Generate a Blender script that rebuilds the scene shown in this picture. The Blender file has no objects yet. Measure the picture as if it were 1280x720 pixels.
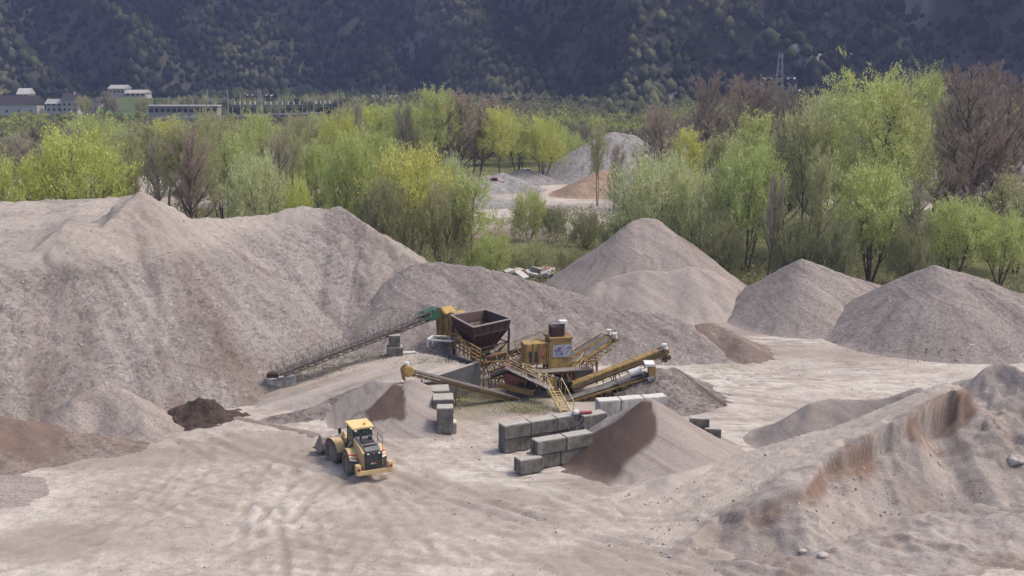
import bpy, bmesh, math, random
import numpy as np
from mathutils import Vector, Matrix, Euler
SC = bpy.context.scene
COL = SC.collection
R = math.radians
PI = math.pi
rng = np.random.default_rng(7)
random.seed(7)

# ------------------------------------------------------------------ camera
CAM_Z = 30.0
F = 1400.0
PITCH = math.atan(282 / 1400)
cd = bpy.data.cameras.new('camera'); cam = bpy.data.objects.new('camera', cd); COL.objects.link(cam)
cd.sensor_width = 36; cd.lens = 36 * F / 1280; cd.clip_end = 6000; cd.clip_start = 0.5
cam.location = (0, 0, CAM_Z); cam.rotation_euler = (PI / 2 - PITCH, 0, 0)
SC.camera = cam
CP, SP = math.cos(PITCH), math.sin(PITCH)
def ray(px, py):
    dx = (px - 640) / F; dy = (360 - py) / F
    return dx, CP + dy * SP, -SP + dy * CP
def W(px, py, Y):
    a, b, c = ray(px, py); t = Y / b
    return Vector((a * t, Y, CAM_Z + c * t))
def G(px, py, z=0.0):
    a, b, c = ray(px, py); t = (z - CAM_Z) / c
    return Vector((a * t, b * t, z))

# ------------------------------------------------------------------ tagging
def tag(o, label=None, cat=None, group=None, kind=None):
    if label: o['label'] = label
    if cat: o['category'] = cat
    if group: o['group'] = group
    if kind: o['kind'] = kind
    return o
def empty(name, loc, label, cat, group=None, rz=0):
    o = bpy.data.objects.new(name, None); COL.objects.link(o)
    o.location = loc; o.rotation_euler = (0, 0, rz); o.empty_display_size = .3
    return tag(o, label, cat, group)

# ------------------------------------------------------------------ numpy noise
def _hash(ix, iy, seed):
    h = (ix.astype(np.int64) * 374761393 + iy.astype(np.int64) * 668265263 + seed * 974711) & 0x7fffffff
    h = ((h ^ (h >> 13)) * 1274126177) & 0x7fffffff
    h = (h ^ (h >> 16)) & 0xffff
    return h / 65535.0
def vnoise(x, y, seed=0):
    x = np.asarray(x, float); y = np.asarray(y, float)
    ix = np.floor(x); iy = np.floor(y); fx = x - ix; fy = y - iy
    fx = fx * fx * (3 - 2 * fx); fy = fy * fy * (3 - 2 * fy)
    a = _hash(ix, iy, seed); b = _hash(ix + 1, iy, seed); c = _hash(ix, iy + 1, seed); d = _hash(ix + 1, iy + 1, seed)
    return (a + (b - a) * fx) * (1 - fy) + (c + (d - c) * fx) * fy
def fbm(x, y, oct=4, seed=0, gain=.5):
    s = 0; a = 1; t = 0
    for i in range(oct):
        s = s + a * (vnoise(x * 2 ** i, y * 2 ** i, seed + i * 17) * 2 - 1); t += a; a *= gain
    return s / t
def sstep(a, b, x):
    t = np.clip((x - a) / (b - a), 0, 1); return t * t * (3 - 2 * t)

# ------------------------------------------------------------------ mesh from arrays
def np_mesh(name, V, Fc, smooth=True):
    me = bpy.data.meshes.new(name)
    V = np.ascontiguousarray(V, dtype=np.float32); Fc = np.ascontiguousarray(Fc, dtype=np.int32)
    n, k = Fc.shape
    me.vertices.add(len(V)); me.vertices.foreach_set('co', V.ravel())
    me.loops.add(n * k); me.loops.foreach_set('vertex_index', Fc.ravel())
    me.polygons.add(n)
    me.polygons.foreach_set('loop_start', np.arange(0, n * k, k, dtype=np.int32))
    me.polygons.foreach_set('loop_total', np.full(n, k, dtype=np.int32))
    me.polygons.foreach_set('use_smooth', np.full(n, smooth, dtype=bool))
    me.update(calc_edges=True)
    return me
def add_attr(me, name, arr):
    at = me.attributes.new(name, 'FLOAT', 'POINT'); at.data.foreach_set('value', np.ascontiguousarray(arr, dtype=np.float32).ravel())
def link(name, me, m, parent=None, loc=(0, 0, 0)):
    o = bpy.data.objects.new(name, me); COL.objects.link(o); o.location = loc
    if m is not None and len(me.materials) == 0: me.materials.append(m)
    if parent is not None: o.parent = parent
    return o
def grid_faces(nx, ny, keep=None):
    i, j = np.meshgrid(np.arange(nx - 1), np.arange(ny - 1), indexing='ij')
    a = (i * ny + j).ravel()
    f = np.stack([a, a + ny, a + ny + 1, a + 1], 1)
    return f
def compact(V, Fc, attrs):
    used = np.zeros(len(V), bool); used[Fc.ravel()] = True
    idx = np.cumsum(used) - 1
    return V[used], idx[Fc], [a[used] for a in attrs]

# ------------------------------------------------------------------ materials
def newmat(name):
    m = bpy.data.materials.new(name); m.use_nodes = True
    nt = m.node_tree; b = nt.nodes['Principled BSDF']
    b.inputs['Specular IOR Level'].default_value = .3
    return m, nt, b
def nd(nt, t, **kw):
    n = nt.nodes.new(t)
    for k, v in kw.items():
        if k.startswith('i_'): n.inputs[k[2:].replace('_', ' ')].default_value = v
        else: setattr(n, k, v)
    return n
def ramp(nt, fac, stops):
    n = nt.nodes.new('ShaderNodeValToRGB'); cr = n.color_ramp
    while len(cr.elements) < len(stops): cr.elements.new(.5)
    for e, (p, c) in zip(cr.elements, stops):
        e.position = p; e.color = (*c, 1) if len(c) == 3 else c
    nt.links.new(fac, n.inputs['Fac']); return n.outputs['Color']
def mix(nt, fac, a, b, mode='MIX'):
    n = nt.nodes.new('ShaderNodeMix'); n.data_type = 'RGBA'; n.blend_type = mode
    for s, v in ((0, fac), (6, a), (7, b)):
        if isinstance(v, (int, float)): n.inputs[s].default_value = v
        elif isinstance(v, tuple): n.inputs[s].default_value = (*v, 1)
        else: nt.links.new(v, n.inputs[s])
    return n.outputs[2]
def coords(nt, scale=(1, 1, 1), rot=(0, 0, 0), kind='geo'):
    if kind == 'geo': src = nt.nodes.new('ShaderNodeNewGeometry').outputs['Position']
    else: src = nt.nodes.new('ShaderNodeTexCoord').outputs['Object']
    mp = nt.nodes.new('ShaderNodeMapping'); mp.inputs['Scale'].default_value = scale; mp.inputs['Rotation'].default_value = rot
    nt.links.new(src, mp.inputs['Vector']); return mp.outputs['Vector']
def noise(nt, vec, scale, detail=4, rough=.55, dist=0):
    n = nd(nt, 'ShaderNodeTexNoise'); n.inputs['Scale'].default_value = scale; n.inputs['Detail'].default_value = detail
    n.inputs['Roughness'].default_value = rough; n.inputs['Distortion'].default_value = dist
    nt.links.new(vec, n.inputs['Vector']); return n.outputs['Fac']
def voro(nt, vec, scale, out='Color', feat='F1'):
    n = nd(nt, 'ShaderNodeTexVoronoi'); n.feature = feat; n.inputs['Scale'].default_value = scale
    nt.links.new(vec, n.inputs['Vector']); return n.outputs[out]
def attr(nt, name):
    n = nd(nt, 'ShaderNodeAttribute'); n.attribute_name = name; return n.outputs['Fac']
def bump(nt, b, h, strength, dist):
    n = nd(nt, 'ShaderNodeBump'); n.inputs['Strength'].default_value = strength; n.inputs['Distance'].default_value = dist
    nt.links.new(h, n.inputs['Height']); nt.links.new(n.outputs['Normal'], b.inputs['Normal']); return n
def math_(nt, op, a, b=None):
    n = nd(nt, 'ShaderNodeMath'); n.operation = op
    for i, v in ((0, a), (1, b)):
        if v is None: continue
        if isinstance(v, (int, float)): n.inputs[i].default_value = v
        else: nt.links.new(v, n.inputs[i])
    return n.outputs[0]

def gravel_mat(name, c1, c2, tint=(.14, .085, .06), stone=5.0, contrast=.5, bstr=.6, bdist=.12, speck=True):
    """c1/c2: dark/light base; 'tint' attribute -> another soil colour, 'pale' -> dusty light soil"""
    m, nt, b = newmat(name); b.inputs['Roughness'].default_value = .95; b.inputs['Specular IOR Level'].default_value = .12
    v = coords(nt)
    big = noise(nt, v, .12, 5, .6)
    col = ramp(nt, big, [(.3, c1), (.72, c2)])
    # streaks running down the slope: noise in the (u, d) coordinates stored on the mesh
    at = nd(nt, 'ShaderNodeAttribute'); at.attribute_name = 'ud'
    mp = nd(nt, 'ShaderNodeMapping'); mp.inputs['Scale'].default_value = (.9, .10, 1); nt.links.new(at.outputs['Vector'], mp.inputs['Vector'])
    st = noise(nt, mp.outputs['Vector'], 1.0, 5, .62, .3)
    col = mix(nt, .75, col, ramp(nt, st, [(.30, (.66, .60, .58)), (.5, (1, 1, 1)), (.7, (1.2, 1.2, 1.2))]), 'MULTIPLY')
    vc = voro(nt, v, stone)
    sp = nd(nt, 'ShaderNodeSeparateColor'); nt.links.new(vc, sp.inputs[0])
    lo = 1 - contrast
    col = mix(nt, .8, col, ramp(nt, sp.outputs[0], [(0, (lo, lo, lo)), (.5, (1, 1, .99)), (.93, (1.1, 1.1, 1.08)), (1, (1 + contrast * .9,) * 3)]), 'MULTIPLY')
    fine = noise(nt, v, 9, 3, .7)
    col = mix(nt, .6, col, ramp(nt, fine, [(.25, (.62, .62, .63)), (.75, (1.32, 1.31, 1.3))]), 'MULTIPLY')
    tn = noise(nt, v, 1.3, 5, .65)
    ta = math_(nt, 'MULTIPLY', attr(nt, 'tint'), 1.0)
    tm = math_(nt, 'SMOOTH_MIN', math_(nt, 'MULTIPLY', ta, math_(nt, 'ADD', tn, .62)), 1.0)
    tcol = mix(nt, .6, tint, ramp(nt, fine, [(.25, (.6, .6, .6)), (.75, (1.4, 1.4, 1.4))]), 'MULTIPLY')
    col = mix(nt, tm, col, tcol)
    pm = math_(nt, 'MULTIPLY', attr(nt, 'pale'), math_(nt, 'ADD', tn, .3))
    col = mix(nt, pm, col, (.50, .44, .38))
    nt.links.new(col, b.inputs['Base Color'])
    h = math_(nt, 'ADD', math_(nt, 'MULTIPLY', sp.outputs[1], .6), math_(nt, 'ADD', fine, math_(nt, 'MULTIPLY', st, .8)))
    bump(nt, b, h, bstr, bdist)
    return m

M = {}
M['pile'] = gravel_mat('mixed gravel', (.232, .205, .190), (.325, .292, .272), stone=3.6, contrast=.42, bstr=.8, bdist=.14)
M['pile_fine'] = gravel_mat('fine gravel', (.25, .216, .197), (.305, .266, .243), stone=7, contrast=.3, bstr=.5, bdist=.06)
M['pile_dark'] = gravel_mat('fresh gravel', (.215, .187, .174), (.268, .235, .219), stone=4.2, contrast=.36, bstr=.6, bdist=.08)
M['sand'] = gravel_mat('wet and dry sand', (.265, .229, .208), (.312, .272, .248), tint=(.092, .065, .054), stone=12, contrast=.1, bstr=.3, bdist=.03)
M['berm'] = gravel_mat('silty sand', (.255, .223, .203), (.35, .31, .282), tint=(.175, .118, .092), stone=5, contrast=.14, bstr=.6, bdist=.10)
M['mud'] = gravel_mat('dark mud', (.07, .052, .043), (.12, .09, .075), stone=3, contrast=.4, bstr=1, bdist=.2)
M['redsoil'] = gravel_mat('brown soil', (.19, .15, .13), (.26, .215, .19), tint=(.165, .12, .10), stone=4, contrast=.35, bstr=.7, bdist=.12)
M['orange'] = gravel_mat('orange soil', (.26, .18, .125), (.35, .265, .2), stone=2, contrast=.3)
M['farpile'] = gravel_mat('distant gravel', (.24, .23, .225), (.36, .345, .335), stone=1.5, contrast=.35, bstr=.7, bdist=.4)
M['chips'] = gravel_mat('coarse gravel', (.225, .195, .18), (.30, .265, .245), tint=(.105, .078, .058), stone=3.4, contrast=.6, bstr=1, bdist=.2)

def ground_mat():
    m, nt, b = newmat('quarry floor and meadow'); b.inputs['Roughness'].default_value = .93; b.inputs['Specular IOR Level'].default_value = .15
    v = coords(nt)
    n1 = noise(nt, v, .055, 6, .6, .6)
    n1 = math_(nt, 'ADD', math_(nt, 'MULTIPLY', n1, .72), math_(nt, 'MULTIPLY', noise(nt, v, .42, 7, .72, .8), .28))
    base = ramp(nt, n1, [(.34, (.285, .247, .215)), (.47, (.39, .346, .307)), (.60, (.50, .457, .413))])
    # tyre-swept streaks in three directions
    def streak(rot, sx, sy, sc):
        vv = coords(nt, (sx * 2.2, sy, 1), (0, 0, rot)); return noise(nt, vv, sc * .8, 7, .72, 1.6)
    s1 = streak(R(58), .10, 1.1, .8); s2 = streak(R(-40), .10, 1.0, .8); s3 = streak(R(4), .10, .75, .9)
    sel = noise(nt, v, .035, 2, .5)
    ss = mix(nt, ramp(nt, sel, [(.42, (0, 0, 0)), (.58, (1, 1, 1))]), s1, s2)
    ss = mix(nt, math_(nt, 'MULTIPLY', ramp(nt, noise(nt, v, .05, 2), [(.45, (0, 0, 0)), (.62, (1, 1, 1))]), .35), ss, s3)
    col = mix(nt, .75, base, ramp(nt, ss, [(.34, (.80, .77, .74)), (.5, (1, 1, 1)), (.66, (1.10, 1.10, 1.10))]), 'MULTIPLY')
    med = noise(nt, v, .6, 6, .65)
    col = mix(nt, .75, col, ramp(nt, med, [(.3, (.72, .70, .68)), (.7, (1.18, 1.17, 1.16))]), 'MULTIPLY')
    # scattered darker damp patches
    pn = noise(nt, v, .28, 6, .62, .5)
    col = mix(nt, ramp(nt, pn, [(.55, (0, 0, 0)), (.70, (.62, .62, .62))]), col, (.29, .245, .212))
    fine = noise(nt, v, 7, 3, .75)
    col = mix(nt, .6, col, ramp(nt, fine, [(.3, (.74, .74, .74)), (.72, (1.22, 1.22, 1.22))]), 'MULTIPLY')
    m2 = noise(nt, v, 1.9, 6, .75, .6); col = mix(nt, .7, col, ramp(nt, m2, [(.34, (.72, .70, .68)), (.5, (1, 1, 1)), (.66, (1.16, 1.16, 1.15))]), 'MULTIPLY')
    trk = attr(nt, 'track'); col = mix(nt, math_(nt, 'MULTIPLY', math_(nt, 'MAXIMUM', trk, 0), math_(nt, 'ADD', fine, .25)), col, (.27, .228, .192)); col = mix(nt, math_(nt, 'MULTIPLY', math_(nt, 'MAXIMUM', math_(nt, 'MULTIPLY', trk, -1), 0), .7), col, (.53, .48, .43))
    # brown/damp from attribute
    dampf = math_(nt, 'MULTIPLY', attr(nt, 'damp'), math_(nt, 'ADD', ss, .35))
    col = mix(nt, dampf, col, (.25, .205, .175))
    white_patch_f = math_(nt, 'MULTIPLY', attr(nt, 'lime'), ramp(nt, ss, [(.46, (0, 0, 0)), (.62, (1, 1, 1))]))  # whiter ground at set places, broken up by the streaks
    col = mix(nt, math_(nt, 'MULTIPLY', white_patch_f, .7), col, (.60, .57, .525))
    mossf = math_(nt, 'MULTIPLY', attr(nt, 'moss'), math_(nt, 'ADD', med, .1))
    col = mix(nt, mossf, col, (.12, .13, .06))
    # vegetation
    g = mix(nt, ramp(nt, noise(nt, v, .15, 6, .7), [(.4, (0, 0, 0)), (.6, (1, 1, 1))]), (.075, .085, .03), (.14, .14, .06))
    g = mix(nt, ramp(nt, noise(nt, v, .5, 6, .7), [(.52, (0, 0, 0)), (.7, (1, 1, 1))]), g, (.10, .075, .05))
    vegf = ramp(nt, math_(nt, 'ADD', attr(nt, 'veg'), math_(nt, 'MULTIPLY', math_(nt, 'SUBTRACT', noise(nt, v, .35, 5, .7), .5), .8)), [(.42, (0, 0, 0)), (.58, (1, 1, 1))])
    col = mix(nt, vegf, col, g)
    soil = attr(nt, 'soil'); col = mix(nt, soil, col, mix(nt, med, (.13, .095, .085), (.20, .155, .14)))
    nt.links.new(col, b.inputs['Base Color'])
    h = math_(nt, 'ADD', math_(nt, 'MULTIPLY', ss, .35), math_(nt, 'ADD', math_(nt, 'MULTIPLY', m2, 1.3), math_(nt, 'MULTIPLY', fine, .45)))
    bump(nt, b, h, .7, .12)
    return m
M['ground'] = ground_mat()

def simple(name, c, rough=.6, metal=0, dirt=None, dscale=1.2, damt=.5, c2=None, bs=.15, spec=.4):
    m, nt, b = newmat(name); b.inputs['Roughness'].default_value = rough; b.inputs['Metallic'].default_value = metal
    b.inputs['Specular IOR Level'].default_value = spec
    v = coords(nt, kind='obj')
    n = noise(nt, v, dscale, 6, .65, .3)
    dirt = dirt or tuple(x * .45 for x in c)
    col = mix(nt, ramp(nt, n, [(.42, (0, 0, 0)), (.68, (damt,) * 3)]), c, dirt)
    n2 = noise(nt, v, dscale * 6, 3, .6)
    col = mix(nt, .5, col, ramp(nt, n2, [(.3, (.75, .75, .75)), (.7, (1.2, 1.2, 1.2))]), 'MULTIPLY')
    nt.links.new(col, b.inputs['Base Color'])
    if bs: bump(nt, b, n2, bs, .03)
    return m
M['yellow'] = simple('weathered ochre paint', (.37, .245, .08), .7, 0, (.13, .085, .045), 1.6, 1.0)
M['yellow_dk'] = simple('rusty ochre steel', (.28, .175, .06), .7, 0, (.12, .065, .03), 1.2, .85)
M['rail'] = simple('pale yellow paint', (.52, .40, .17), .6, 0, (.3, .2, .09), 1.5, .7)
M['rust'] = simple('dark brown rusty plate', (.052, .024, .020), .75, 0, (.032, .02, .018), .8, .9)
M['rust_rim'] = simple('worn bright rim', (.33, .28, .265), .55, 0, (.2, .13, .11), 1.5, .6)
M['rust_in'] = simple('worn hopper lining', (.085, .056, .052), .6, 0, (.09, .05, .045), .6, .8)
M['steel'] = simple('grey galvanised steel', (.27, .245, .225), .6, .1, (.12, .08, .065), 1.5, .8)
M['steel_dk'] = simple('dark grimy steel', (.075, .062, .052), .7, .1, (.03, .025, .02), 1.5, .8)
M['belt'] = simple('dusty rubber belt', (.10, .095, .09), .9, 0, (.22, .2, .185), 1.1, .9)
M['white'] = simple('white paint', (.74, .73, .70), .5, 0, (.5, .47, .42), 2, .6)
M['green'] = simple('green paint', (.03, .11, .07), .5, 0, (.05, .07, .045), 2, .8)
M['salmon'] = simple('faded red bin', (.36, .135, .10), .7, 0, (.2, .085, .065), .8, .8)
M['red'] = simple('red plastic', (.30, .05, .055), .5)
M['panel'] = simple('greyish panel', (.36, .37, .42), .6, 0, (.17, .18, .26), 3.0, .9)
def concrete_mat(name, c, dirt, lit_top, sc=.9):
    m = simple(name, c, .9, 0, dirt, sc, .95, bs=.5); nt = m.node_tree; b = nt.nodes['Principled BSDF']
    lk = b.inputs['Base Color'].links[0].from_socket; g = nd(nt, 'ShaderNodeNewGeometry'); se = nd(nt, 'ShaderNodeSeparateXYZ'); nt.links.new(g.outputs['True Normal'], se.inputs[0])
    v = coords(nt); vs_ = coords(nt, (1.6, 1.6, .35)); run_ = noise(nt, vs_, 1.6, 5, .7)
    col = mix(nt, .8, lk, ramp(nt, run_, [(.32, (.45, .44, .42)), (.6, (1.1, 1.1, 1.1))]), 'MULTIPLY')
    f = math_(nt, 'MULTIPLY', ramp(nt, se.outputs['Z'], [(.80, (0, 0, 0)), (.95, (1, 1, 1))]), math_(nt, 'ADD', noise(nt, v, 1.4, 5, .7), .25))      # light on the tops painted in: paler where faces point up
    nt.links.new(mix(nt, f, col, lit_top), b.inputs['Base Color']); return m
M['concrete'] = concrete_mat('stained concrete', (.20, .19, .17), (.08, .073, .06), (.40, .375, .335))
M['concrete_lt'] = concrete_mat('pale concrete', (.50, .49, .46), (.27, .255, .23), (.56, .53, .49))
M['concrete_shade'] = simple('shade-darkened concrete', (.105, .105, .105), .9, 0, (.06, .06, .058), .6, .8, bs=.4)  # shade on the retaining wall put into a darker concrete colour
M['ldr'] = simple('loader yellow paint', (.56, .40, .18), .6, 0, (.42, .34, .24), 1.8, .95)
M['ldr_roof'] = simple('dusty cab roof yellow', (.70, .53, .23), .5, 0, (.5, .4, .2), 1.3, .5)
M['ldr_black'] = simple('black grille', (.022, .022, .026), .55, 0, (.07, .065, .06), 1.5, .6)
M['ldr_grey'] = simple('grey hood', (.13, .14, .15), .5, 0, (.22, .2, .19), 1.5, .7)
M['tyre'] = simple('dusty tyre rubber', (.11, .098, .09), .95, 0, (.27, .23, .205), 1.5, .95)
M['rim'] = simple('dusty wheel rim', (.30, .24, .20), .8, 0, (.2, .17, .15), 2, .7)
M['bucket'] = simple('worn bucket steel', (.30, .27, .255), .7, .1, (.2, .165, .15), 1.5, .8)
M['orange_lamp'] = simple('orange beacon', (.75, .22, .02), .4)
M['white_lamp'] = simple('lamp glass', (.8, .8, .78), .3)
M['seat'] = simple('dark cab interior', (.015, .016, .018), .8)
M['stripe_red'] = simple('red hazard stripe', (.5, .06, .06), .5)
M['roof_dark'] = simple('dark roof', (.045, .038, .042), .8, bs=0)
M['roof_grey'] = simple('grey roof', (.33, .32, .31), .8, bs=0)
M['wall_white'] = simple('white render', (.42, .41, .40), .8, bs=0)
M['wall_cream'] = simple('cream render', (.42, .39, .35), .8, bs=0)
M['window'] = simple('dark window', (.03, .035, .045), .3, bs=0)
M['bark'] = simple('grey brown bark', (.14, .11, .088), .95, 0, (.055, .042, .033), 2, .8)
M['bark_lt'] = simple('grey bark', (.15, .125, .105), .95, 0, (.07, .055, .045), 2, .8)
M['twig_red'] = simple('reddish bare twigs', (.40, .315, .25), .95, 0, (.32, .25, .195), .3, .6, bs=0)
M['twig_grey'] = simple('greyish bare twigs', (.38, .34, .26), .95, 0, (.30, .26, .20), .3, .6, bs=0)
def glass_mat():
    m, nt, b = newmat('cab glass'); b.inputs['Base Color'].default_value = (.30, .36, .36, 1); b.inputs['Roughness'].default_value = .08
    b.inputs['Transmission Weight'].default_value = .85; b.inputs['IOR'].default_value = 1.1; b.inputs['Specular IOR Level'].default_value = .6
    return m
M['glass'] = glass_mat()

def leaf_mat(name, c, var=.16, trans=.45):
    m = bpy.data.materials.new(name); m.use_nodes = True; nt = m.node_tree
    nt.nodes.remove(nt.nodes['Principled BSDF']); out = nt.nodes['Material Output']
    v = coords(nt, kind='obj')
    n = noise(nt, v, .55, 3, .6)
    oi = nd(nt, 'ShaderNodeObjectInfo')
    hs = nd(nt, 'ShaderNodeHueSaturation'); hs.inputs['Color'].default_value = (*c, 1)
    hue = math_(nt, 'ADD', math_(nt, 'MULTIPLY', math_(nt, 'SUBTRACT', oi.outputs['Random'], .5), .016), math_(nt, 'ADD', .5, math_(nt, 'MULTIPLY', math_(nt, 'SUBTRACT', n, .5), .05)))
    nt.links.new(hue, hs.inputs['Hue'])
    pl = attr(nt, 'lv')
    val = math_(nt, 'ADD', math_(nt, 'MULTIPLY', pl, .7), math_(nt, 'ADD', .40, math_(nt, 'MULTIPLY', n, .55)))
    nt.links.new(val, hs.inputs['Value']); hs.inputs['Saturation'].default_value = .84
    d = nd(nt, 'ShaderNodeBsdfDiffuse'); t = nd(nt, 'ShaderNodeBsdfTranslucent'); mx = nd(nt, 'ShaderNodeMixShader'); mx.inputs[0].default_value = trans
    nt.links.new(hs.outputs[0], d.inputs[0]); nt.links.new(hs.outputs[0], t.inputs[0])
    nt.links.new(d.outputs[0], mx.inputs[1]); nt.links.new(t.outputs[0], mx.inputs[2]); nt.links.new(mx.outputs[0], out.inputs['Surface'])
    return m
M['lf_yellow'] = leaf_mat('yellow green spring leaves', (.56, .58, .11))
M['lf_fresh'] = leaf_mat('fresh green spring leaves', (.47, .53, .15))
M['lf_olive'] = leaf_mat('olive buds and leaves', (.43, .425, .19))
M['lf_pale'] = leaf_mat('pale grey green leaves', (.54, .58, .27))
M['lf_bush'] = leaf_mat('green bush leaves', (.30, .31, .145))
M['lf_scrub'] = leaf_mat('scrub', (.35, .34, .165))
# ------------------------------------------------------------------ heights
def ramp_h(x, y): return 0 * x
ZX, ZY = -3.0, 98.0
def ground_h(x, y):
    near = 1 - sstep(150, 190, y)
    h = fbm(x * .05, y * .05, 3, 3) * .25
    ca, sa = math.cos(.65), math.sin(.65)
    u = x * ca + y * sa; v = -x * sa + y * ca
    h = h + fbm(u * .12, v * .9, 4, 21) * .018 * near
    ca, sa = math.cos(-.4), math.sin(-.4)
    u = x * ca + y * sa; v = -x * sa + y * ca
    h = h + fbm(u * .10, v * .8, 4, 51) * .015 * near + fbm(x * .5, y * .5, 5, 9, .65) * .05 * near
    # pair of tyre ruts sweeping past the loader to the right and to the left
    for (x0, y0, k1, k2, lo, hi, dep) in ((-10.3, 82, -.75, .018, 60, 82, .13), (-10.3, 82, .12, -.02, 60, 82, .08), (-6, 76, -2.2, .05, 62, 90, .10), (2, 70, -1.6, .03, 60, 80, .09)):
        cx = x0 + k1 * (y - y0) + k2 * (y - y0) ** 2
        w = sstep(lo - 2, lo + 2, y) * (1 - sstep(hi - 1, hi + 2, y))
        for off in (-1.15, 1.15):
            d = np.abs(x - cx - off) / math.sqrt(1 + k1 * k1)
            h = h - dep * w * np.exp(-(d / .33) ** 2) + dep * .5 * w * np.exp(-((d - .6) / .25) ** 2)
    return h
def tracks(x, y):
    r = np.random.default_rng(77); dz = np.zeros_like(x); tr = np.zeros_like(x)
    arcs = []
    for i in range(58):
        Rr = r.uniform(14, 110); k = r.integers(0, 4)
        px, py = [(r.uniform(-28, 5), r.uniform(62, 84)), (r.uniform(-5, 14), r.uniform(62, 84)), (r.uniform(12, 34), r.uniform(92, 122)), (r.uniform(-22, -6), r.uniform(66, 88))][k]
        th = [r.normal(2.2, .5), r.normal(2.5, .35), r.normal(2.7, .5), r.normal(1.9, .6)][k]; s = r.choice([-1, 1])
        cx, cy = px - math.sin(th) * Rr * s, py + math.cos(th) * Rr * s; a0 = math.atan2(py - cy, px - cx); L = r.uniform(8, 26); arcs.append((cx, cy, Rr, a0, L / Rr, r.uniform(.4, 1)))
    for cx, cy, Rr, a0, da, st in arcs:
        rr_ = np.hypot(x - cx, y - cy); a = (np.arctan2(y - cy, x - cx) - a0 + PI) % (2 * PI) - PI
        w = (1 - sstep(da * .6, da, np.abs(a))) * st
        for off in (-1.15, 1.15):
            d = np.abs(rr_ - Rr - off + .1 * np.sin(a * Rr * .3)); c = np.exp(-(d / .32) ** 6); e = np.exp(-((d - .55) / .2) ** 2)
            dz += w * (-.045 * c + .035 * e); tr = tr + w * (.8 * c - .4 * e)
    m = sstep(56, 62, y) * (1 - sstep(126, 134, y))
    return dz * m, np.clip(tr, -1, 1) * m
def gh(x, y): return float(ground_h(np.array([float(x)]), np.array([float(y)]))[0])

def blob(x, y, px, py, rx, ry, z=0):
    c = G(px, py, z); d = np.sqrt(((x - c.x) / rx) ** 2 + ((y - c.y) / ry) ** 2)
    return 1 - sstep(.55, 1.1, d)

def make_ground():
    xs = np.concatenate([-np.geomspace(2500, 52, 40), np.arange(-50, 62, .26), np.geomspace(64, 2500, 40)])
    ys = np.concatenate([[-300, -150, -50, 0, 30, 45, 52], np.arange(56, 132, .26), np.arange(132.5, 190, 1.2), np.geomspace(192, 2800, 70)])
    X, Y = np.meshgrid(xs, ys, indexing='ij'); x = X.ravel(); y = Y.ravel()
    dz_, trk_ = tracks(x, y); bumpy = sstep(.0, .5, fbm(x * .07, y * .07, 3, 19)) * (1 - sstep(120, 135, y)) * .02
    z = ground_h(x, y) + dz_ + bumpy * fbm(x * .9, y * .9, 4, 20)
    V = np.stack([x, y, z], 1); Fc = grid_faces(len(xs), len(ys))
    me = np_mesh('ground', V, Fc)
    wob = fbm(x * .03, y * .03, 3, 77) * 10
    veg = sstep(139, 146, y + wob * .5)
    band = sstep(222, 232, y + wob) * (1 - sstep(296, 312, y + wob * 1.4))
    band2 = sstep(0, 1, (fbm(x * .02, y * .012, 3, 5) + .55) * 2)
    veg = veg * (1 - band * band2)
    yard = blob(x, y, 645, 250, 26, 70)
    veg = np.minimum(veg, 1 - yard)
    veg = np.maximum(veg, sstep(300, 330, y + wob))
    # verge behind the left pile and a strip along the feed ramp
    damp = np.maximum.reduce([blob(x, y, 1010, 412, 16, 3.2), blob(x, y, 1110, 420, 12, 2.2), blob(x, y, 910, 412, 7, 5) , blob(x, y, 1000, 445, 22, 3) * .5,
                              blob(x, y, 560, 620, 10, 3) * .5, blob(x, y, 120, 570, 16, 3) * .7, blob(x, y, 60, 680, 5, 4) * .8, blob(x, y, 740, 600, 5, 3), blob(x, y, 820, 700, 10, 3) * .6, blob(x, y, 1190, 662, 11, 5), blob(x, y, 1080, 702, 9, 2.2) * .9, blob(x, y, 330, 560, 9, 4) * .6, blob(x, y, 470, 605, 7, 3) * .7, blob(x, y, 560, 650, 12, 3) * .5, blob(x, y, 300, 680, 14, 3) * .35])
    lime = np.maximum.reduce([blob(x, y, 960, 402, 9, 5), blob(x, y, 950, 470, 22, 8) * .8, blob(x, y, 930, 560, 5, 9), blob(x, y, 400, 520, 3, 2), blob(x, y, 700, 600, 7, 3),
                              blob(x, y, 1240, 660, 7, 6) * .35, blob(x, y, 1050, 708, 6, 2) * .6,  blob(x, y, 640, 590, 6, 4), blob(x, y, 1060, 425, 20, 2.5)])
    moss = np.maximum.reduce([blob(x, y, 600, 500, 4, 3.5), blob(x, y, 655, 508, 3, 3), blob(x, y, 575, 515, 4, 3) * .6, blob(x, y, 895, 455, 4, 3) * .35, blob(x, y, 780, 440, 7, 1.6) * .6])
    soil = blob(x, y, 645, 292, 11, 12)
    for n, a in (('track', trk_ * sstep(.3, .75, vnoise(x * .35, y * .35, 7) * .6 + vnoise(x * 1.6, y * 1.6, 8) * .4)), ('veg', veg), ('damp', damp), ('lime', lime), ('moss', moss), ('soil', soil)): add_attr(me, n, a)
    o = link('ground', me, M['ground']); tag(o, kind='structure')
make_ground()

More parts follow.
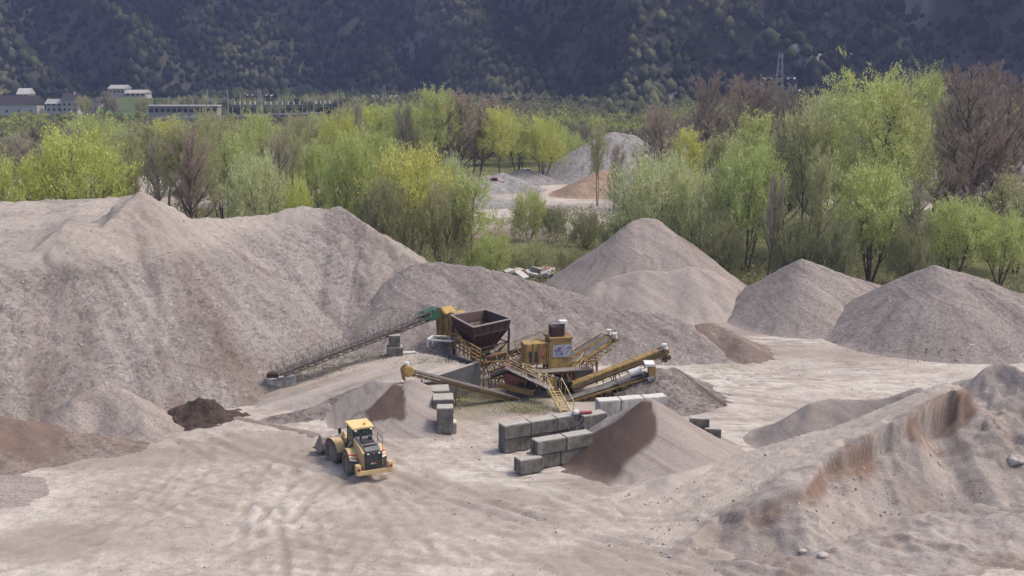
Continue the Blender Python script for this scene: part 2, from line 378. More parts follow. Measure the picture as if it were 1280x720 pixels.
# ------------------------------------------------------------------ heaps
def pile_field(segs, x, y, slope, k=.25, warp=None, prof=None):
    best = np.full(x.shape, -50.0); U = np.zeros_like(x); D = np.full(x.shape, 99.0)
    acc = np.zeros_like(x) ; first = True
    u0 = 0
    for (a, b, sl) in segs:
        ax, ay, az = a; bx, by, bz = b; dx, dy = bx - ax, by - ay; L2 = dx * dx + dy * dy + 1e-9; L = math.sqrt(L2)
        t = np.clip(((x - ax) * dx + (y - ay) * dy) / L2, 0, 1)
        ex = x - ax - t * dx; ey = y - ay - t * dy
        d = np.sqrt(ex * ex + ey * ey)
        if warp is not None: d = np.maximum(d + warp * sstep(0, 4, d), 0)
        s = sl or slope
        drop = prof(d, s) if prof else s * (np.sqrt(d * d + k * k) - k)
        h = az + (bz - az) * t - drop
        m = h > best
        side = np.arctan2(ey, ex)
        U = np.where(m, u0 + t * L + side * np.minimum(d, 6) * (1.0), U); D = np.where(m, d, D)
        best = np.where(m, h, best); u0 += L
    return best, U, D
def make_pile(label, lines, slope=.66, res=.28, mat='pile', namp=.18, nfreq=.25, gully=.12, foot=.5, tint=None, pale=None, clip=None,
              warpamp=.5, prof=None, name='gravel_pile', cat='gravel pile', group=None, kind=None, seed=1, base=0., sink=.12, fine=.03, post=None):
    segs = []; pts = []
    for ln in lines:
        sl = None
        if isinstance(ln, dict): sl = ln['slope']; ln = ln['pts']
        p = [tuple(q) for q in ln]
        pts += p
        if len(p) == 1: segs.append((p[0], p[0], sl))
        for a, b in zip(p[:-1], p[1:]): segs.append((a, b, sl))
    P = np.array(pts); mg = (P[:, 2].max() - base) / slope + 3
    x0, x1 = P[:, 0].min() - mg, P[:, 0].max() + mg; y0, y1 = P[:, 1].min() - mg, P[:, 1].max() + mg
    xs = np.arange(x0, x1, res); ys = np.arange(y0, y1, res)
    X, Y = np.meshgrid(xs, ys, indexing='ij'); x = X.ravel(); y = Y.ravel()
    wn = fbm(x * nfreq, y * nfreq, 4, seed * 31 + 5) * warpamp
    h, U, D = pile_field(segs, x, y, slope, warp=wn, prof=prof)
    h = h - base
    h = h + fbm(x * nfreq * 1.3, y * nfreq * 1.3, 4, seed * 13) * namp
    gu = fbm(U * .8, D * .07 + 3, 4, seed * 7 + 2)
    h = h + gu * gully * sstep(.2, 3, D) 
    h = h + (vnoise(x * 3.1, y * 3.1, seed) - .5) * fine * 2 + (vnoise(x * 1.4, y * 1.4, seed + 5) - .5) * fine * 2
    h = (h + np.sqrt(h * h + foot * foot)) / 2 - sink
    if post is not None: h = post(x, y, h)
    if clip is not None: h = np.where(clip(x, y), h, -.6)
    g = ground_h(x, y)
    z = base + h + g * (1 if base == 0 else 0)
    nx, ny = len(xs), len(ys)
    Fc = grid_faces(nx, ny)
    keep = (h[Fc] > -.06 - 0.0).any(axis=1) if foot < .02 else (h[Fc] > -sink + .012).any(axis=1)
    Fc = Fc[keep]
    tv = tint(x, y, h + base) if tint else np.zeros_like(x)
    pv = pale(x, y, h + base) if pale else np.zeros_like(x)
    V = np.stack([x, y, z], 1)
    ox, oy = float(P[0, 0]), float(P[0, 1])
    V, Fc, (tv, pv, U, D) = compact(V, Fc, [tv, pv, U, D])
    V = V - np.array([ox, oy, 0])
    me = np_mesh(name, V, Fc)
    add_attr(me, 'tint', tv); add_attr(me, 'pale', pv)
    at = me.attributes.new('ud', 'FLOAT_VECTOR', 'POINT'); at.data.foreach_set('vector', np.stack([U, D, np.zeros_like(U)], 1).astype(np.float32).ravel())
    o = link(name, me, M[mat], loc=(ox, oy, 0))
    tag(o, label, None if kind else cat, group, kind)
    o['_'] = 0; del o['_']
    return o, V + np.array([ox, oy, 0]), D
def PL(*pts):      # (px,py,Y)
    return [tuple(W(*p)) for p in pts]
def GZ(*pts):      # (px,py,z)
    return [tuple(G(*p)) for p in pts]
def fill(l1, l2, n):   # ridge lines between two polylines of the same length
    out = []
    for i in range(n + 1):
        t = i / n
        out.append([tuple(a[k] * (1 - t) + b[k] * t for k in range(3)) for a, b in zip(l1, l2)])
    return out

pile_pts = {}
def SP_(px, py, foot_py, sl):      # apex seen at (px,py) whose near foot is seen at foot_py
    Yf = G(px, foot_py).y; a, b, c = ray(px, py); t = (CAM_Z + sl * Yf) / (sl * b - c); return (a * t, b * t, CAM_Z + c * t)
# big left stockpile with a haul track on its top
crest = PL((-190, 330, 99), (-90, 330, 100), (0, 323, 102), (38, 315, 103.5), (80, 283, 107), (128, 283, 109), (175, 239, 115), (200, 254, 117), (240, 272, 120), (302, 271, 125), (340, 266, 127.5), (378, 258, 129.5), (406, 262, 130), (424, 259, 130), (470, 288, 127), (526, 328, 123))
back = GZ((-230, 250, 13), (-120, 250, 13), (-10, 252, 12.6), (60, 250, 12.6), (110, 248, 12.8), (150, 245, 13), (178, 242, 13.5))
front = PL((-190, 330, 99), (-90, 330, 100), (0, 323, 102), (38, 315, 103.5), (80, 283, 107), (128, 283, 109), (175, 239, 115))
o, v_, d_ = make_pile('huge grey pink gravel stockpile filling the left side, with a track on its flat top',
    [crest] + fill(front, back, 22), slope=.73, res=.3, mat='pile', namp=.16, nfreq=.3, gully=.34, warpamp=.9, seed=3, fine=.10,
    tint=lambda x, y, h: .16 * sstep(.0, .5, fbm(x * .10 + y * .05, y * .06 - h * .05, 4, 14)) + .2 * sstep(0, .4, fbm(x * .3, y * .3, 3, 15)) * (h < 3.5),
    pale=lambda x, y, h: sstep(10.4, 12.3, h) * (1 - sstep(-24, -19, x)) * .45 + .25 * (fbm(x * .08, y * .08, 3, 2) > .1))
pile_pts['big'] = (v_, d_)
# mid ridge
o, v_, d_ = make_pile('long even grey gravel ridge behind the brown hopper, joining the big left stockpile',
    [PL((516, 330, 121), (545, 326, 121.5), (570, 330, 121.5), (600, 333, 121), (640, 343, 120.5), (690, 358, 119), (740, 371, 118), (785, 385, 116.5), (830, 391, 116), (852, 399, 115.5), (872, 414, 114.2), (886, 428, 113))],
    slope=.66, res=.26, mat='pile_dark', namp=.10, gully=.10, warpamp=.3, seed=5, fine=.06)
pile_pts['mid'] = (v_, d_)
make_pile('low reddish brown heap at the right end of the long grey ridge',
    [PL((872, 406, 115.5), (890, 403, 116.5), (905, 410, 115.5), (925, 424, 113.5))], slope=.62, mat='redsoil', namp=.12, seed=6, tint=lambda x, y, h: .75 * sstep(-.2, .3, fbm(x * .4, y * .4, 3, 6)), cat='soil heap', name='soil_heap')
# P3 peaked
make_pile('tall grey pile with a flat-cut tip in front of the pale bushy willow',
    [PL((792, 275, 147), (804, 271, 147.5), (821, 272, 147.5), (848, 292, 146.5), (885, 322, 145)), PL((745, 345, 141), (765, 345, 141))],
    slope=.77, mat='pile_fine', namp=.16, gully=.12, warpamp=.5, seed=7, tint=lambda x, y, h: blob(x, y, 840, 300, 3.5, 2.4, 6) * .4 + blob(x, y, 865, 318, 2.5, 2, 5) * .4)
make_pile('low pale mound spread in front of the tall flat-tipped pile', [PL((748, 352, 135.6), (772, 343, 136.0), (800, 337, 135.8), (835, 339, 135.4), (862, 332, 135.8), (888, 338, 135.8), (922, 356, 135.4))], slope=.74, mat='pile_fine', namp=.14, gully=.12, warpamp=.5, seed=47, pale=lambda x, y, h: .28 + 0 * x)
make_pile('wide grey gravel pile left of the right-hand peak, under the tall fresh green trees',
    [PL((960, 347, 134.5), (985, 331, 134), (1003, 323, 133.5), (1025, 331, 133.5), (1060, 345, 134), (1100, 356, 134.5), (1125, 364, 134))], slope=.64, mat='pile_dark', namp=.08, gully=.07, warpamp=.3, seed=8)
make_pile('small grey gravel cone leaning against the front of the wide pile',
    [PL((999, 347, 128.8), (1005, 347, 128.8))], slope=.70, mat='pile_dark', namp=.06, gully=.05, warpamp=.2, seed=9, pale=lambda x, y, h: .1 + 0 * x)
o, v_, d_ = make_pile('broad purplish grey gravel pile at the right edge, with a sharp peak',
    [PL((1148, 338, 124.5), (1170, 330, 123.5), (1192, 337, 124), (1230, 347, 124.5), (1262, 362, 124), (1300, 372, 123.5), (1380, 390, 123)), PL((1200, 345, 122.5), (1270, 378, 119.5), (1330, 410, 116))],
    slope=.62, mat='pile_dark', namp=.10, gully=.10, warpamp=.3, seed=10, fine=.05)
pile_pts['right'] = (v_, d_)
# ramp up to the hopper
wallA = G(541, 470, 2.75); wallB = G(598, 457, 2.75)
wd = Vector((wallB.x - wallA.x, wallB.y - wallA.y)).normalized(); wn_ = Vector((wd.y, -wd.x))   # towards the camera
def behind_wall(x, y):
    d = (x - wallA.x) * wn_.x + (y - wallA.y) * wn_.y
    t = (x - wallA.x) * wd.x + (y - wallA.y) * wd.y
    L = (wallB - wallA).length
    return ~((d > -.25) & (t > -1.2)) & ~(t > L - .25)
ra = GZ((330, 505, .2), (390, 496, .8), (450, 481, 1.6), (510, 468, 2.3), (545, 464, 2.6), (594, 456, 2.75))
rb = GZ((322, 478, .5), (380, 462, 1.1), (430, 452, 1.7), (490, 440, 2.3), (540, 434, 2.7), (570, 428, 2.75))
make_pile(None, fill(ra, rb, 16), slope=.55, res=.26, mat='berm', namp=.10, nfreq=.5, gully=.1, warpamp=.5, seed=12, clip=behind_wall, name='access_ramp', kind='structure', foot=.35,
    pale=lambda x, y, h: np.clip(.5 + .9 * fbm(x * .12 + y * .05, y * .5 - x * .25, 4, 17), 0, 1), tint=lambda x, y, h: .45 * sstep(.05, .4, fbm(x * .10 + y * .05, y * .7 - x * .33, 4, 18)))
# P6
apx = G(504, 474, 3.2)
def sector(cx, cy, a0, a1, soft=.15, r0=.3, curl=0):
    def f(x, y, h):
        a = np.arctan2(y - cy, x - cx); a = a + fbm(x * .45, y * .45, 3, 4) * .16
        r = np.hypot(x - cx, y - cy); a = a + curl * sstep(2.0, 6.5, r)
        return sstep(a0 - soft, a0 + soft, a) * (1 - sstep(a1 - soft, a1 + soft, a)) * sstep(r0, r0 + .5, r)
    return f
t6c = G(494, 478, 3.1)
o, v_, d_ = make_pile('double-topped fine grey sand pile behind the wheel loader, with a dark wet streak',
    [GZ((486, 479, 3.0), (494, 477, 3.15)), GZ((514, 474, 3.35), (519, 475, 3.3)), GZ((492, 478, 3.1), (514, 476, 2.9)), GZ((468, 474, 2.8), (486, 478, 3.0))],
    slope=.60, mat='sand', namp=.05, gully=.04, warpamp=.25, seed=13, res=.2, fine=.015, foot=.3, clip=lambda x, y: (x - G(538, 478, 0).x) * (G(574, 545, 0).y - G(538, 478, 0).y) - (y - G(538, 478, 0).y) * (G(574, 545, 0).x - G(538, 478, 0).x) > 0,
    tint=lambda x, y, h: sector(t6c.x + .4, t6c.y + .3, -2.35, -1.25, .05, curl=.35)(x, y, h) * sstep(.75, 1.0, h + .5 * fbm(x * .8, y * .8, 3, 15)) )
# P7
a7 = G(812, 496, 4.45)
o, v_, d_ = make_pile('sharp sand cone in front of the concrete blocks, brown on its left face',
    [GZ((806, 500, 4.3), (812, 496, 4.5), (818, 501, 4.25)), {'slope': .9, 'pts': GZ((812, 497, 4.4), (770, 540, 2.4))}],
    slope=.68, mat='sand', namp=.07, gully=.05, warpamp=.35, seed=14, res=.2, fine=.015,
    tint=lambda x, y, h: sector(a7.x, a7.y, -2.85, -1.5, .08, curl=.5)(x, y, h) * 1.2 * (1 - sstep(0, 1, .75 - h) * .6) + .25 * (sector(a7.x, a7.y, -3.1, -2.6, .1)(x, y, h)))
make_pile('low pale sand apron at the right foot of the sand cone', [GZ((838, 596, 1.1), (872, 586, 1.3), (905, 578, .9))], slope=.5, mat='sand', namp=.1, seed=15, res=.22, pale=lambda x, y, h: .5 + 0 * x, cat='sand heap', name='sand_heap')
# P8 coarse
a8 = W(842, 459, 99.5)
o, v_, d_ = make_pile('coarse grey gravel pile with a darker ridge below the end of the long ochre conveyor',
    [PL((806, 468, 98), (824, 459, 98.3), (836, 461, 98.6)), PL((842, 458, 99.8), (860, 474, 98.4), (884, 494, 97))], slope=.60, mat='chips', namp=.08, gully=.06, warpamp=.35, seed=16, res=.22, fine=.05,
    tint=lambda x, y, h: np.exp(-(((x - a8.x) * .72 + (y - a8.y) * .69 * 1.0 - .9) / .55) ** 2) * (x > a8.x - .3) * 1.0)
# left heaps
o, v_, d_ = make_pile('rounded pale grey heap at the foot of the huge left stockpile', [GZ((95, 494, 2.9), (130, 479, 3.5), (150, 483, 3.3), (172, 499, 2.5)), GZ((150, 483, 3.3), (180, 520, 1.5))], slope=.72, mat='pile_fine', namp=.25, nfreq=.5, warpamp=.8, seed=17, foot=.3)
make_pile('low reddish brown spoil heap at the left edge below the huge stockpile', [[SP_(-60, 515, 590, .5), SP_(0, 520, 590, .5), SP_(40, 524, 582, .5), SP_(80, 536, 572, .5), SP_(140, 545, 565, .5)]], slope=.5, mat='redsoil', namp=.35, nfreq=.5, warpamp=.9, seed=18,
    tint=lambda x, y, h: (fbm(x * .3, y * .3, 3, 8) > -.1) * .7, cat='soil heap', name='soil_heap')
make_pile('lumpy dark brown mud heap between the left stockpile and the wheel loader', [[SP_(228, 503, 532, .8), SP_(243, 499, 532, .8), SP_(262, 501, 530, .8), SP_(284, 511, 524, .8)]], slope=.8, mat='mud', namp=.5, nfreq=1.0, warpamp=.7, seed=19, res=.14, fine=.08, cat='mud heap', name='mud_heap')
make_pile('long low brown windrow of soil between the mud heap and the bucket of the loader', [GZ((285, 517, .22), (330, 527, .2), (370, 536, .2), (395, 541, .25))], slope=.5, mat='pile_fine', foot=.12, namp=.08, nfreq=1.2, warpamp=.4, seed=20, res=.16, cat='soil heap', name='soil_heap', tint=lambda x, y, h: .3 + 0 * x)
make_pile('rough strip of stony spoil along the near edge of the feed ramp', [GZ((345, 521, .3), (380, 513, .6), (410, 500, 1.0), (440, 487, 1.6), (466, 476, 2.2))], slope=.7, mat='chips', namp=.2, nfreq=1.0, warpamp=.4, seed=21, res=.2, cat='soil heap', name='soil_heap')
make_pile('grey gravel patch sloping at the far left edge of the yard floor', [[SP_(-60, 600, 625, .3), SP_(-5, 604, 625, .3), SP_(10, 612, 625, .3)]], slope=.3, mat='pile_fine', namp=.15, nfreq=.5, warpamp=.6, seed=22)

# foreground berm
bc = GZ((835, 690, .15), (870, 664, .8), (905, 635, 1.6), (950, 608, 2.4), (1000, 578, 3.2), (1050, 556, 3.9), (1090, 540, 4.4), (1125, 520, 5.0), (1165, 497, 5.7), (1207, 479, 6.3))
bb = GZ((760, 622, .05), (800, 606, .35), (850, 590, .8), (905, 572, 1.3), (950, 560, 1.8), (1000, 545, 2.4), (1050, 530, 3.0), (1095, 512, 3.8), (1140, 492, 4.8), (1180, 476, 5.7))
def cliff(d, s):
    return np.where(d < 1.0, 1.35 * d, 1.35 + (d - 1.0) * s * .86)
def scarp_coord(x, y):
    cx = np.interp(x, [p[0] for p in bc], [p[1] for p in bc]); zc = np.interp(x, [p[0] for p in bc], [p[2] for p in bc])
    zc = zc + .45 * fbm(x * .28, y * 0 + 3, 3, 111) * sstep(1, 3, zc)
    d = (cx - y) * .89; c = -.6 + 4.6 * np.abs(fbm(x * .17 + 2.3, y * .03, 2, 101)) + .5 * fbm(x * .9, y * .4, 3, 102)
    return d, d - np.maximum(c, .05), zc
def berm_post(x, y, h):
    w = sstep(.4, 2.0, h)
    r = np.abs(fbm(x * .28 + 5, y * .28, 4, 91)); e = fbm(x * .9, y * .9, 4, 92)
    # washed-out gullies and slumped clods on the near face only (in front of the crest line)
    cx = np.interp(x, [p[0] for p in bc], [p[1] for p in bc])
    near = sstep(.2, 1.5, cx - y)
    dd = np.clip(cx - y, 0, 20); g1 = np.abs(fbm(x * .30 + e * .12 + 9, dd * .06, 3, 93)); g2 = np.abs(fbm(x * .9 + e * .1, dd * .10, 3, 94)); t1 = fbm(x * .30 + 4, y * .42, 4, 95); t2 = fbm(x * .75, y * .95, 3, 96)
    env = sstep(.3, 2.2, dd) * (1 - sstep(6, 12, dd) * .6)
    h = h - w * env * (np.exp(-(g1 / .08) ** 2) * .35) + near * w * (e * .12 + (vnoise(x * 2.2, y * 2.2, 6) - .5) * .12 + .5 * (sstep(-.03, .03, t1) - .5))
    bowl = np.maximum.reduce([blob(x + e, y + e, 1072, 585, 2.2, 1.3, 2.2), blob(x - e, y + e, 1140, 560, 2.8, 1.2, 2.6), blob(x + e, y - e, 948, 628, 1.8, 1.0, 1.4), blob(x + 2 * e, y + e, 1222, 525, 2.2, 2.2, 3.4)])
    h = h - bowl * np.minimum(h * .15, .4)
    d, dc, zc = scarp_coord(x, y)
    sc = zc * .37 * (.25 + 1.2 * vnoise(x * .45, y * .1, 97))
    fan = fbm(x * .55 + 7, d * .07, 3, 98) * .55 + fbm(x * 1.5, d * .15, 3, 99) * .14
    hn = zc - sc * sstep(0, .22, dc) - .50 * np.maximum(dc, 0) + fan * sstep(.2, 1.6, dc) + fbm(x * .9, y * .9, 4, 92) * .12 + (vnoise(x * 2.6, y * 2.6, 6) - .5) * .10
    hn = (hn + np.sqrt(hn * hn + .2)) / 2 - .14
    wx = (1 - sstep(bc[-1][0] - 1.5, bc[-1][0] + 1.0, x)) * sstep(-.2, .2, d) * sstep(bc[0][0] - 2, bc[0][0] + 2, x)
    h = h * (1 - wx) + hn * wx
    # ruts on the haul track
    c0 = np.array(bc[0][:2]); c1 = np.array(bc[-1][:2]); u = (c1 - c0) / np.linalg.norm(c1 - c0)
    v = -(x - c0[0]) * u[1] + (y - c0[1]) * u[0]
    u_ = (x - c0[0]) * u[0] + (y - c0[1]) * u[1]; on = (1 - near) * sstep(.3, .8, h)
    h = h + on * (.10 * fbm(u_ * .05, v * 1.5, 3, 37))
    return h
def berm_tint(x, y, h):
    d_, dc_, zc_ = scarp_coord(x, y); band = sstep(0, .15, dc_) * (1 - sstep(.5, 1.7, dc_ + fbm(x * 1.2, y * 1.2, 3, 5))) * sstep(-.1, .25, fbm(x * .3, y * .3, 3, 104)) * sstep(1.5, 3, zc_) * (x < bc[-1][0] + 1)
    c0 = np.array(bc[0][:2]); c1 = np.array(bc[-1][:2]); uu = (c1 - c0) / np.linalg.norm(c1 - c0); v_ = -(x - c0[0]) * uu[1] + (y - c0[1]) * uu[0]; u_ = (x - c0[0]) * uu[0] + (y - c0[1]) * uu[1]
    rut = .6 * sstep(.12, .32, fbm(u_ * .035, v_ * .9, 4, 121)) * sstep(0, 1, -d_)
    band = np.maximum(band, rut)
    return np.maximum(band * .9, .75 * berm_tint0(x, y, h)) + .22 * sstep(0, .5, fbm(x * .25, y * .25, 3, 105))
def berm_tint0(x, y, h):
    n_ = fbm(x * .8, y * .8, 3, 55) * 1.6; x = x + n_; y = y + n_ * .6
    t = np.maximum.reduce([blob(x, y, 1180, 505, 3.2, 1.3, 4.8), blob(x, y, 1130, 525, 2.2, .8, 4.0) , blob(x, y, 1100, 540, 3.0, 1.1, 3.0) * .8, blob(x, y, 1190, 535, 3.4, .8, 3.2) * .9, blob(x, y, 1075, 590, 1.6, .8, 1.8) * .9, blob(x, y, 1150, 565, 1.8, .8, 2.2) * .8,
                           blob(x, y, 950, 625, 1.2, .7, 1.3) * .7, blob(x, y, 1225, 545, 3, .5, 2.5) * .8])
    return t
o, v_, d_ = make_pile('eroded sand bank at the lower right with a haul track on top',
    fill(bc, bb, 22) + [GZ((1218, 470, 6.2), (1232, 456, 7.0), (1250, 449, 7.4), (1285, 464, 6.9), (1340, 470, 7.0)), GZ((1262, 470, 6.2), (1275, 520, 4.0)), GZ((1300, 480, 6.3), (1325, 560, 3.0))],
    slope=.66, res=.17, mat='berm', namp=.12, nfreq=.45, gully=.16, warpamp=.9, prof=cliff, seed=23, fine=.05, tint=berm_tint, post=berm_post, name='sand_bank', cat='sand bank', foot=.45,
    pale=lambda x, y, h: .75 * sstep(-.6, 1.2, y - np.interp(x, [p[0] for p in bc], [p[1] for p in bc])) * (x < bc[-1][0]) + .2 * (fbm(x * .3, y * .3, 3, 71) > .15))
pile_pts['berm'] = (v_, d_)
make_pile('low tumbled spoil along the foot of the eroded sand bank', [GZ((905, 706, .15), (980, 700, .5), (1060, 685, .75), (1130, 668, .95), (1200, 652, 1.15), (1300, 640, 1.4), (1400, 640, 1.4))], slope=.26, mat='berm', namp=.34, nfreq=.7, gully=.2, warpamp=1.4, seed=48, res=.17, fine=.07,
    tint=lambda x, y, h: .35 * sstep(.05, .4, fbm(x * .3, y * .6, 3, 49)), cat='spoil heap', name='spoil_heap', foot=.3)
make_pile('smooth dark grey sand heap on the far side of the sand bank',
    [GZ((994, 516, 2.5), (1015, 503, 3.3), (1040, 497, 3.6), (1075, 501, 3.5), (1110, 497, 4.0), (1150, 483, 5.0))], slope=.8, mat='sand', namp=.1, nfreq=.4, warpamp=.3, seed=24, res=.2, cat='sand heap', name='sand_heap', gully=.08,
    tint=lambda x, y, h: .10 + 0 * x)
# distant yard
make_pile('large pale gravel mound far behind the trees in the centre', [PL((722, 196, 292), (742, 173, 295), (768, 164, 296), (792, 167, 296), (812, 180, 295), (830, 190, 297), (870, 192, 300))], slope=.62, res=.7, mat='farpile', namp=.5, nfreq=.12, warpamp=1, gully=.4, seed=30)
make_pile('orange brown soil heap at the foot of the distant gravel mound', [PL((728, 226, 258), (750, 212, 262), (775, 213, 264), (800, 220, 264))], slope=.5, res=.6, mat='orange', namp=.3, seed=31, cat='soil heap', name='soil_heap')
make_pile('low pale gravel heap beside the small red machine in the distant yard', [PL((615, 219, 268), (628, 216, 270), (642, 221, 268))], slope=.45, res=.6, mat='farpile', namp=.2, seed=32)
make_pile('low grey gravel heap right of the pale one in the distant yard', [PL((650, 212, 285), (668, 214, 285))], slope=.45, res=.6, mat='farpile', namp=.4, seed=33)
make_pile('grey gravel spread at the near left edge of the distant yard', [PL((560, 242, 240), (598, 240, 242), (612, 245, 240))], slope=.3, res=.6, mat='farpile', namp=.2, seed=34)
make_pile('pale gravel mound seen through the bare trees at the far right', [PL((1150, 216, 262), (1190, 206, 265), (1225, 214, 262)), PL((1250, 204, 262), (1300, 200, 262), (1380, 205, 262))], slope=.5, res=.8, mat='farpile', namp=.4, seed=35)
make_pile('pale gravel mound glimpsed left of the fresh green trees', [PL((835, 192, 262), (860, 186, 264), (885, 196, 262))], slope=.5, res=.8, mat='farpile', namp=.4, seed=36)

# ------------------------------------------------------------------ loose stones
def ico_base():
    bm = bmesh.new(); bmesh.ops.create_icosphere(bm, subdivisions=1, radius=1); V = np.array([v.co[:] for v in bm.verts]); Fc = np.array([[v.index for v in f.verts] for f in bm.faces]); bm.free(); return V, Fc
ICO = ico_base()
def stones(P, S, seed=0, ico=None):
    V0, F0 = ico or ICO; n = len(P); r = np.random.default_rng(seed)
    ang = r.uniform(0, 6.28, n); sc = S[:, None] * r.uniform(.55, 1.25, (n, 3)); sc[:, 2] *= .8
    V = V0[None] * (1 + r.uniform(-.22, .22, (n, len(V0), 1))) * sc[:, None, :]
    c, s = np.cos(ang)[:, None], np.sin(ang)[:, None]
    X = V[..., 0] * c - V[..., 1] * s; Yy = V[..., 0] * s + V[..., 1] * c
    V = np.stack([X, Yy, V[..., 2]], -1) + P[:, None, :]
    Fc = F0[None] + (np.arange(n) * len(V0))[:, None, None]
    return V.reshape(-1, 3), Fc.reshape(-1, 3)
M['stone'] = gravel_mat('loose stones', (.36, .32, .30), (.60, .56, .53), stone=1.2, contrast=.5, bstr=.2, bdist=.02)
def scatter_on(key, n, smin, smax, label, seed, wf=None):
    V, D = pile_pts[key]; r = np.random.default_rng(seed)
    w = wf(V, D) if wf else np.ones(len(V)); w = np.clip(w, 0, None); w = w / w.sum()
    i = r.choice(len(V), n, p=w); P = V[i] + r.uniform(-.15, .15, (n, 3)) * [1, 1, 0]
    S = smin + (smax - smin) * r.random(n) ** 4
    v, f = stones(P, S, seed); me = np_mesh('loose_stones', v, f, False)
    for a in ('tint', 'pale'): add_attr(me, a, np.zeros(len(v)))
    o = link('loose_stones', me, M['stone']); tag(o, label, None, None, 'stuff')
scatter_on('big', 30000, .035, .125, 'loose stones on the big stockpile', 1, lambda V, D: .15 + np.clip(12 - V[:, 2], 0, 12) / 12 * (.4 + vnoise(V[:, 0] * .2, V[:, 1] * .2, 4)))
scatter_on('mid', 7000, .04, .15, 'loose stones on the long ridge', 2, lambda V, D: .2 + 2 * (V[:, 2] < 1.5))
scatter_on('right', 6000, .04, .16, 'loose stones on the right pile', 3, lambda V, D: .2 + 2 * (V[:, 2] < 1.2))
scatter_on('berm', 5200, .025, .13, 'clods on the sand bank', 4, lambda V, D: (V[:, 2] < 2.6) * (vnoise(V[:, 0] * .4, V[:, 1] * .4, 8) > .45) * 1.0 + .02)
def ground_stones(n, seed):
    r = np.random.default_rng(seed); x = r.uniform(-45, 50, n * 3); y = r.uniform(60, 140, n * 3)
    k = vnoise(x * .15, y * .15, 12) ** 2 > r.random(n * 3) * .8; x = x[k][:n]; y = y[k][:n]
    P = np.stack([x, y, ground_h(x, y) + .01], 1); S = .02 + .09 * r.random(len(x)) ** 6
    v, f = stones(P, S, seed); me = np_mesh('loose_stones', v, f, False)
    for a in ('tint', 'pale'): add_attr(me, a, np.zeros(len(v)))
    tag(link('loose_stones', me, M['stone']), 'stones lying on the yard floor', None, None, 'stuff')
ground_stones(9000, 9)
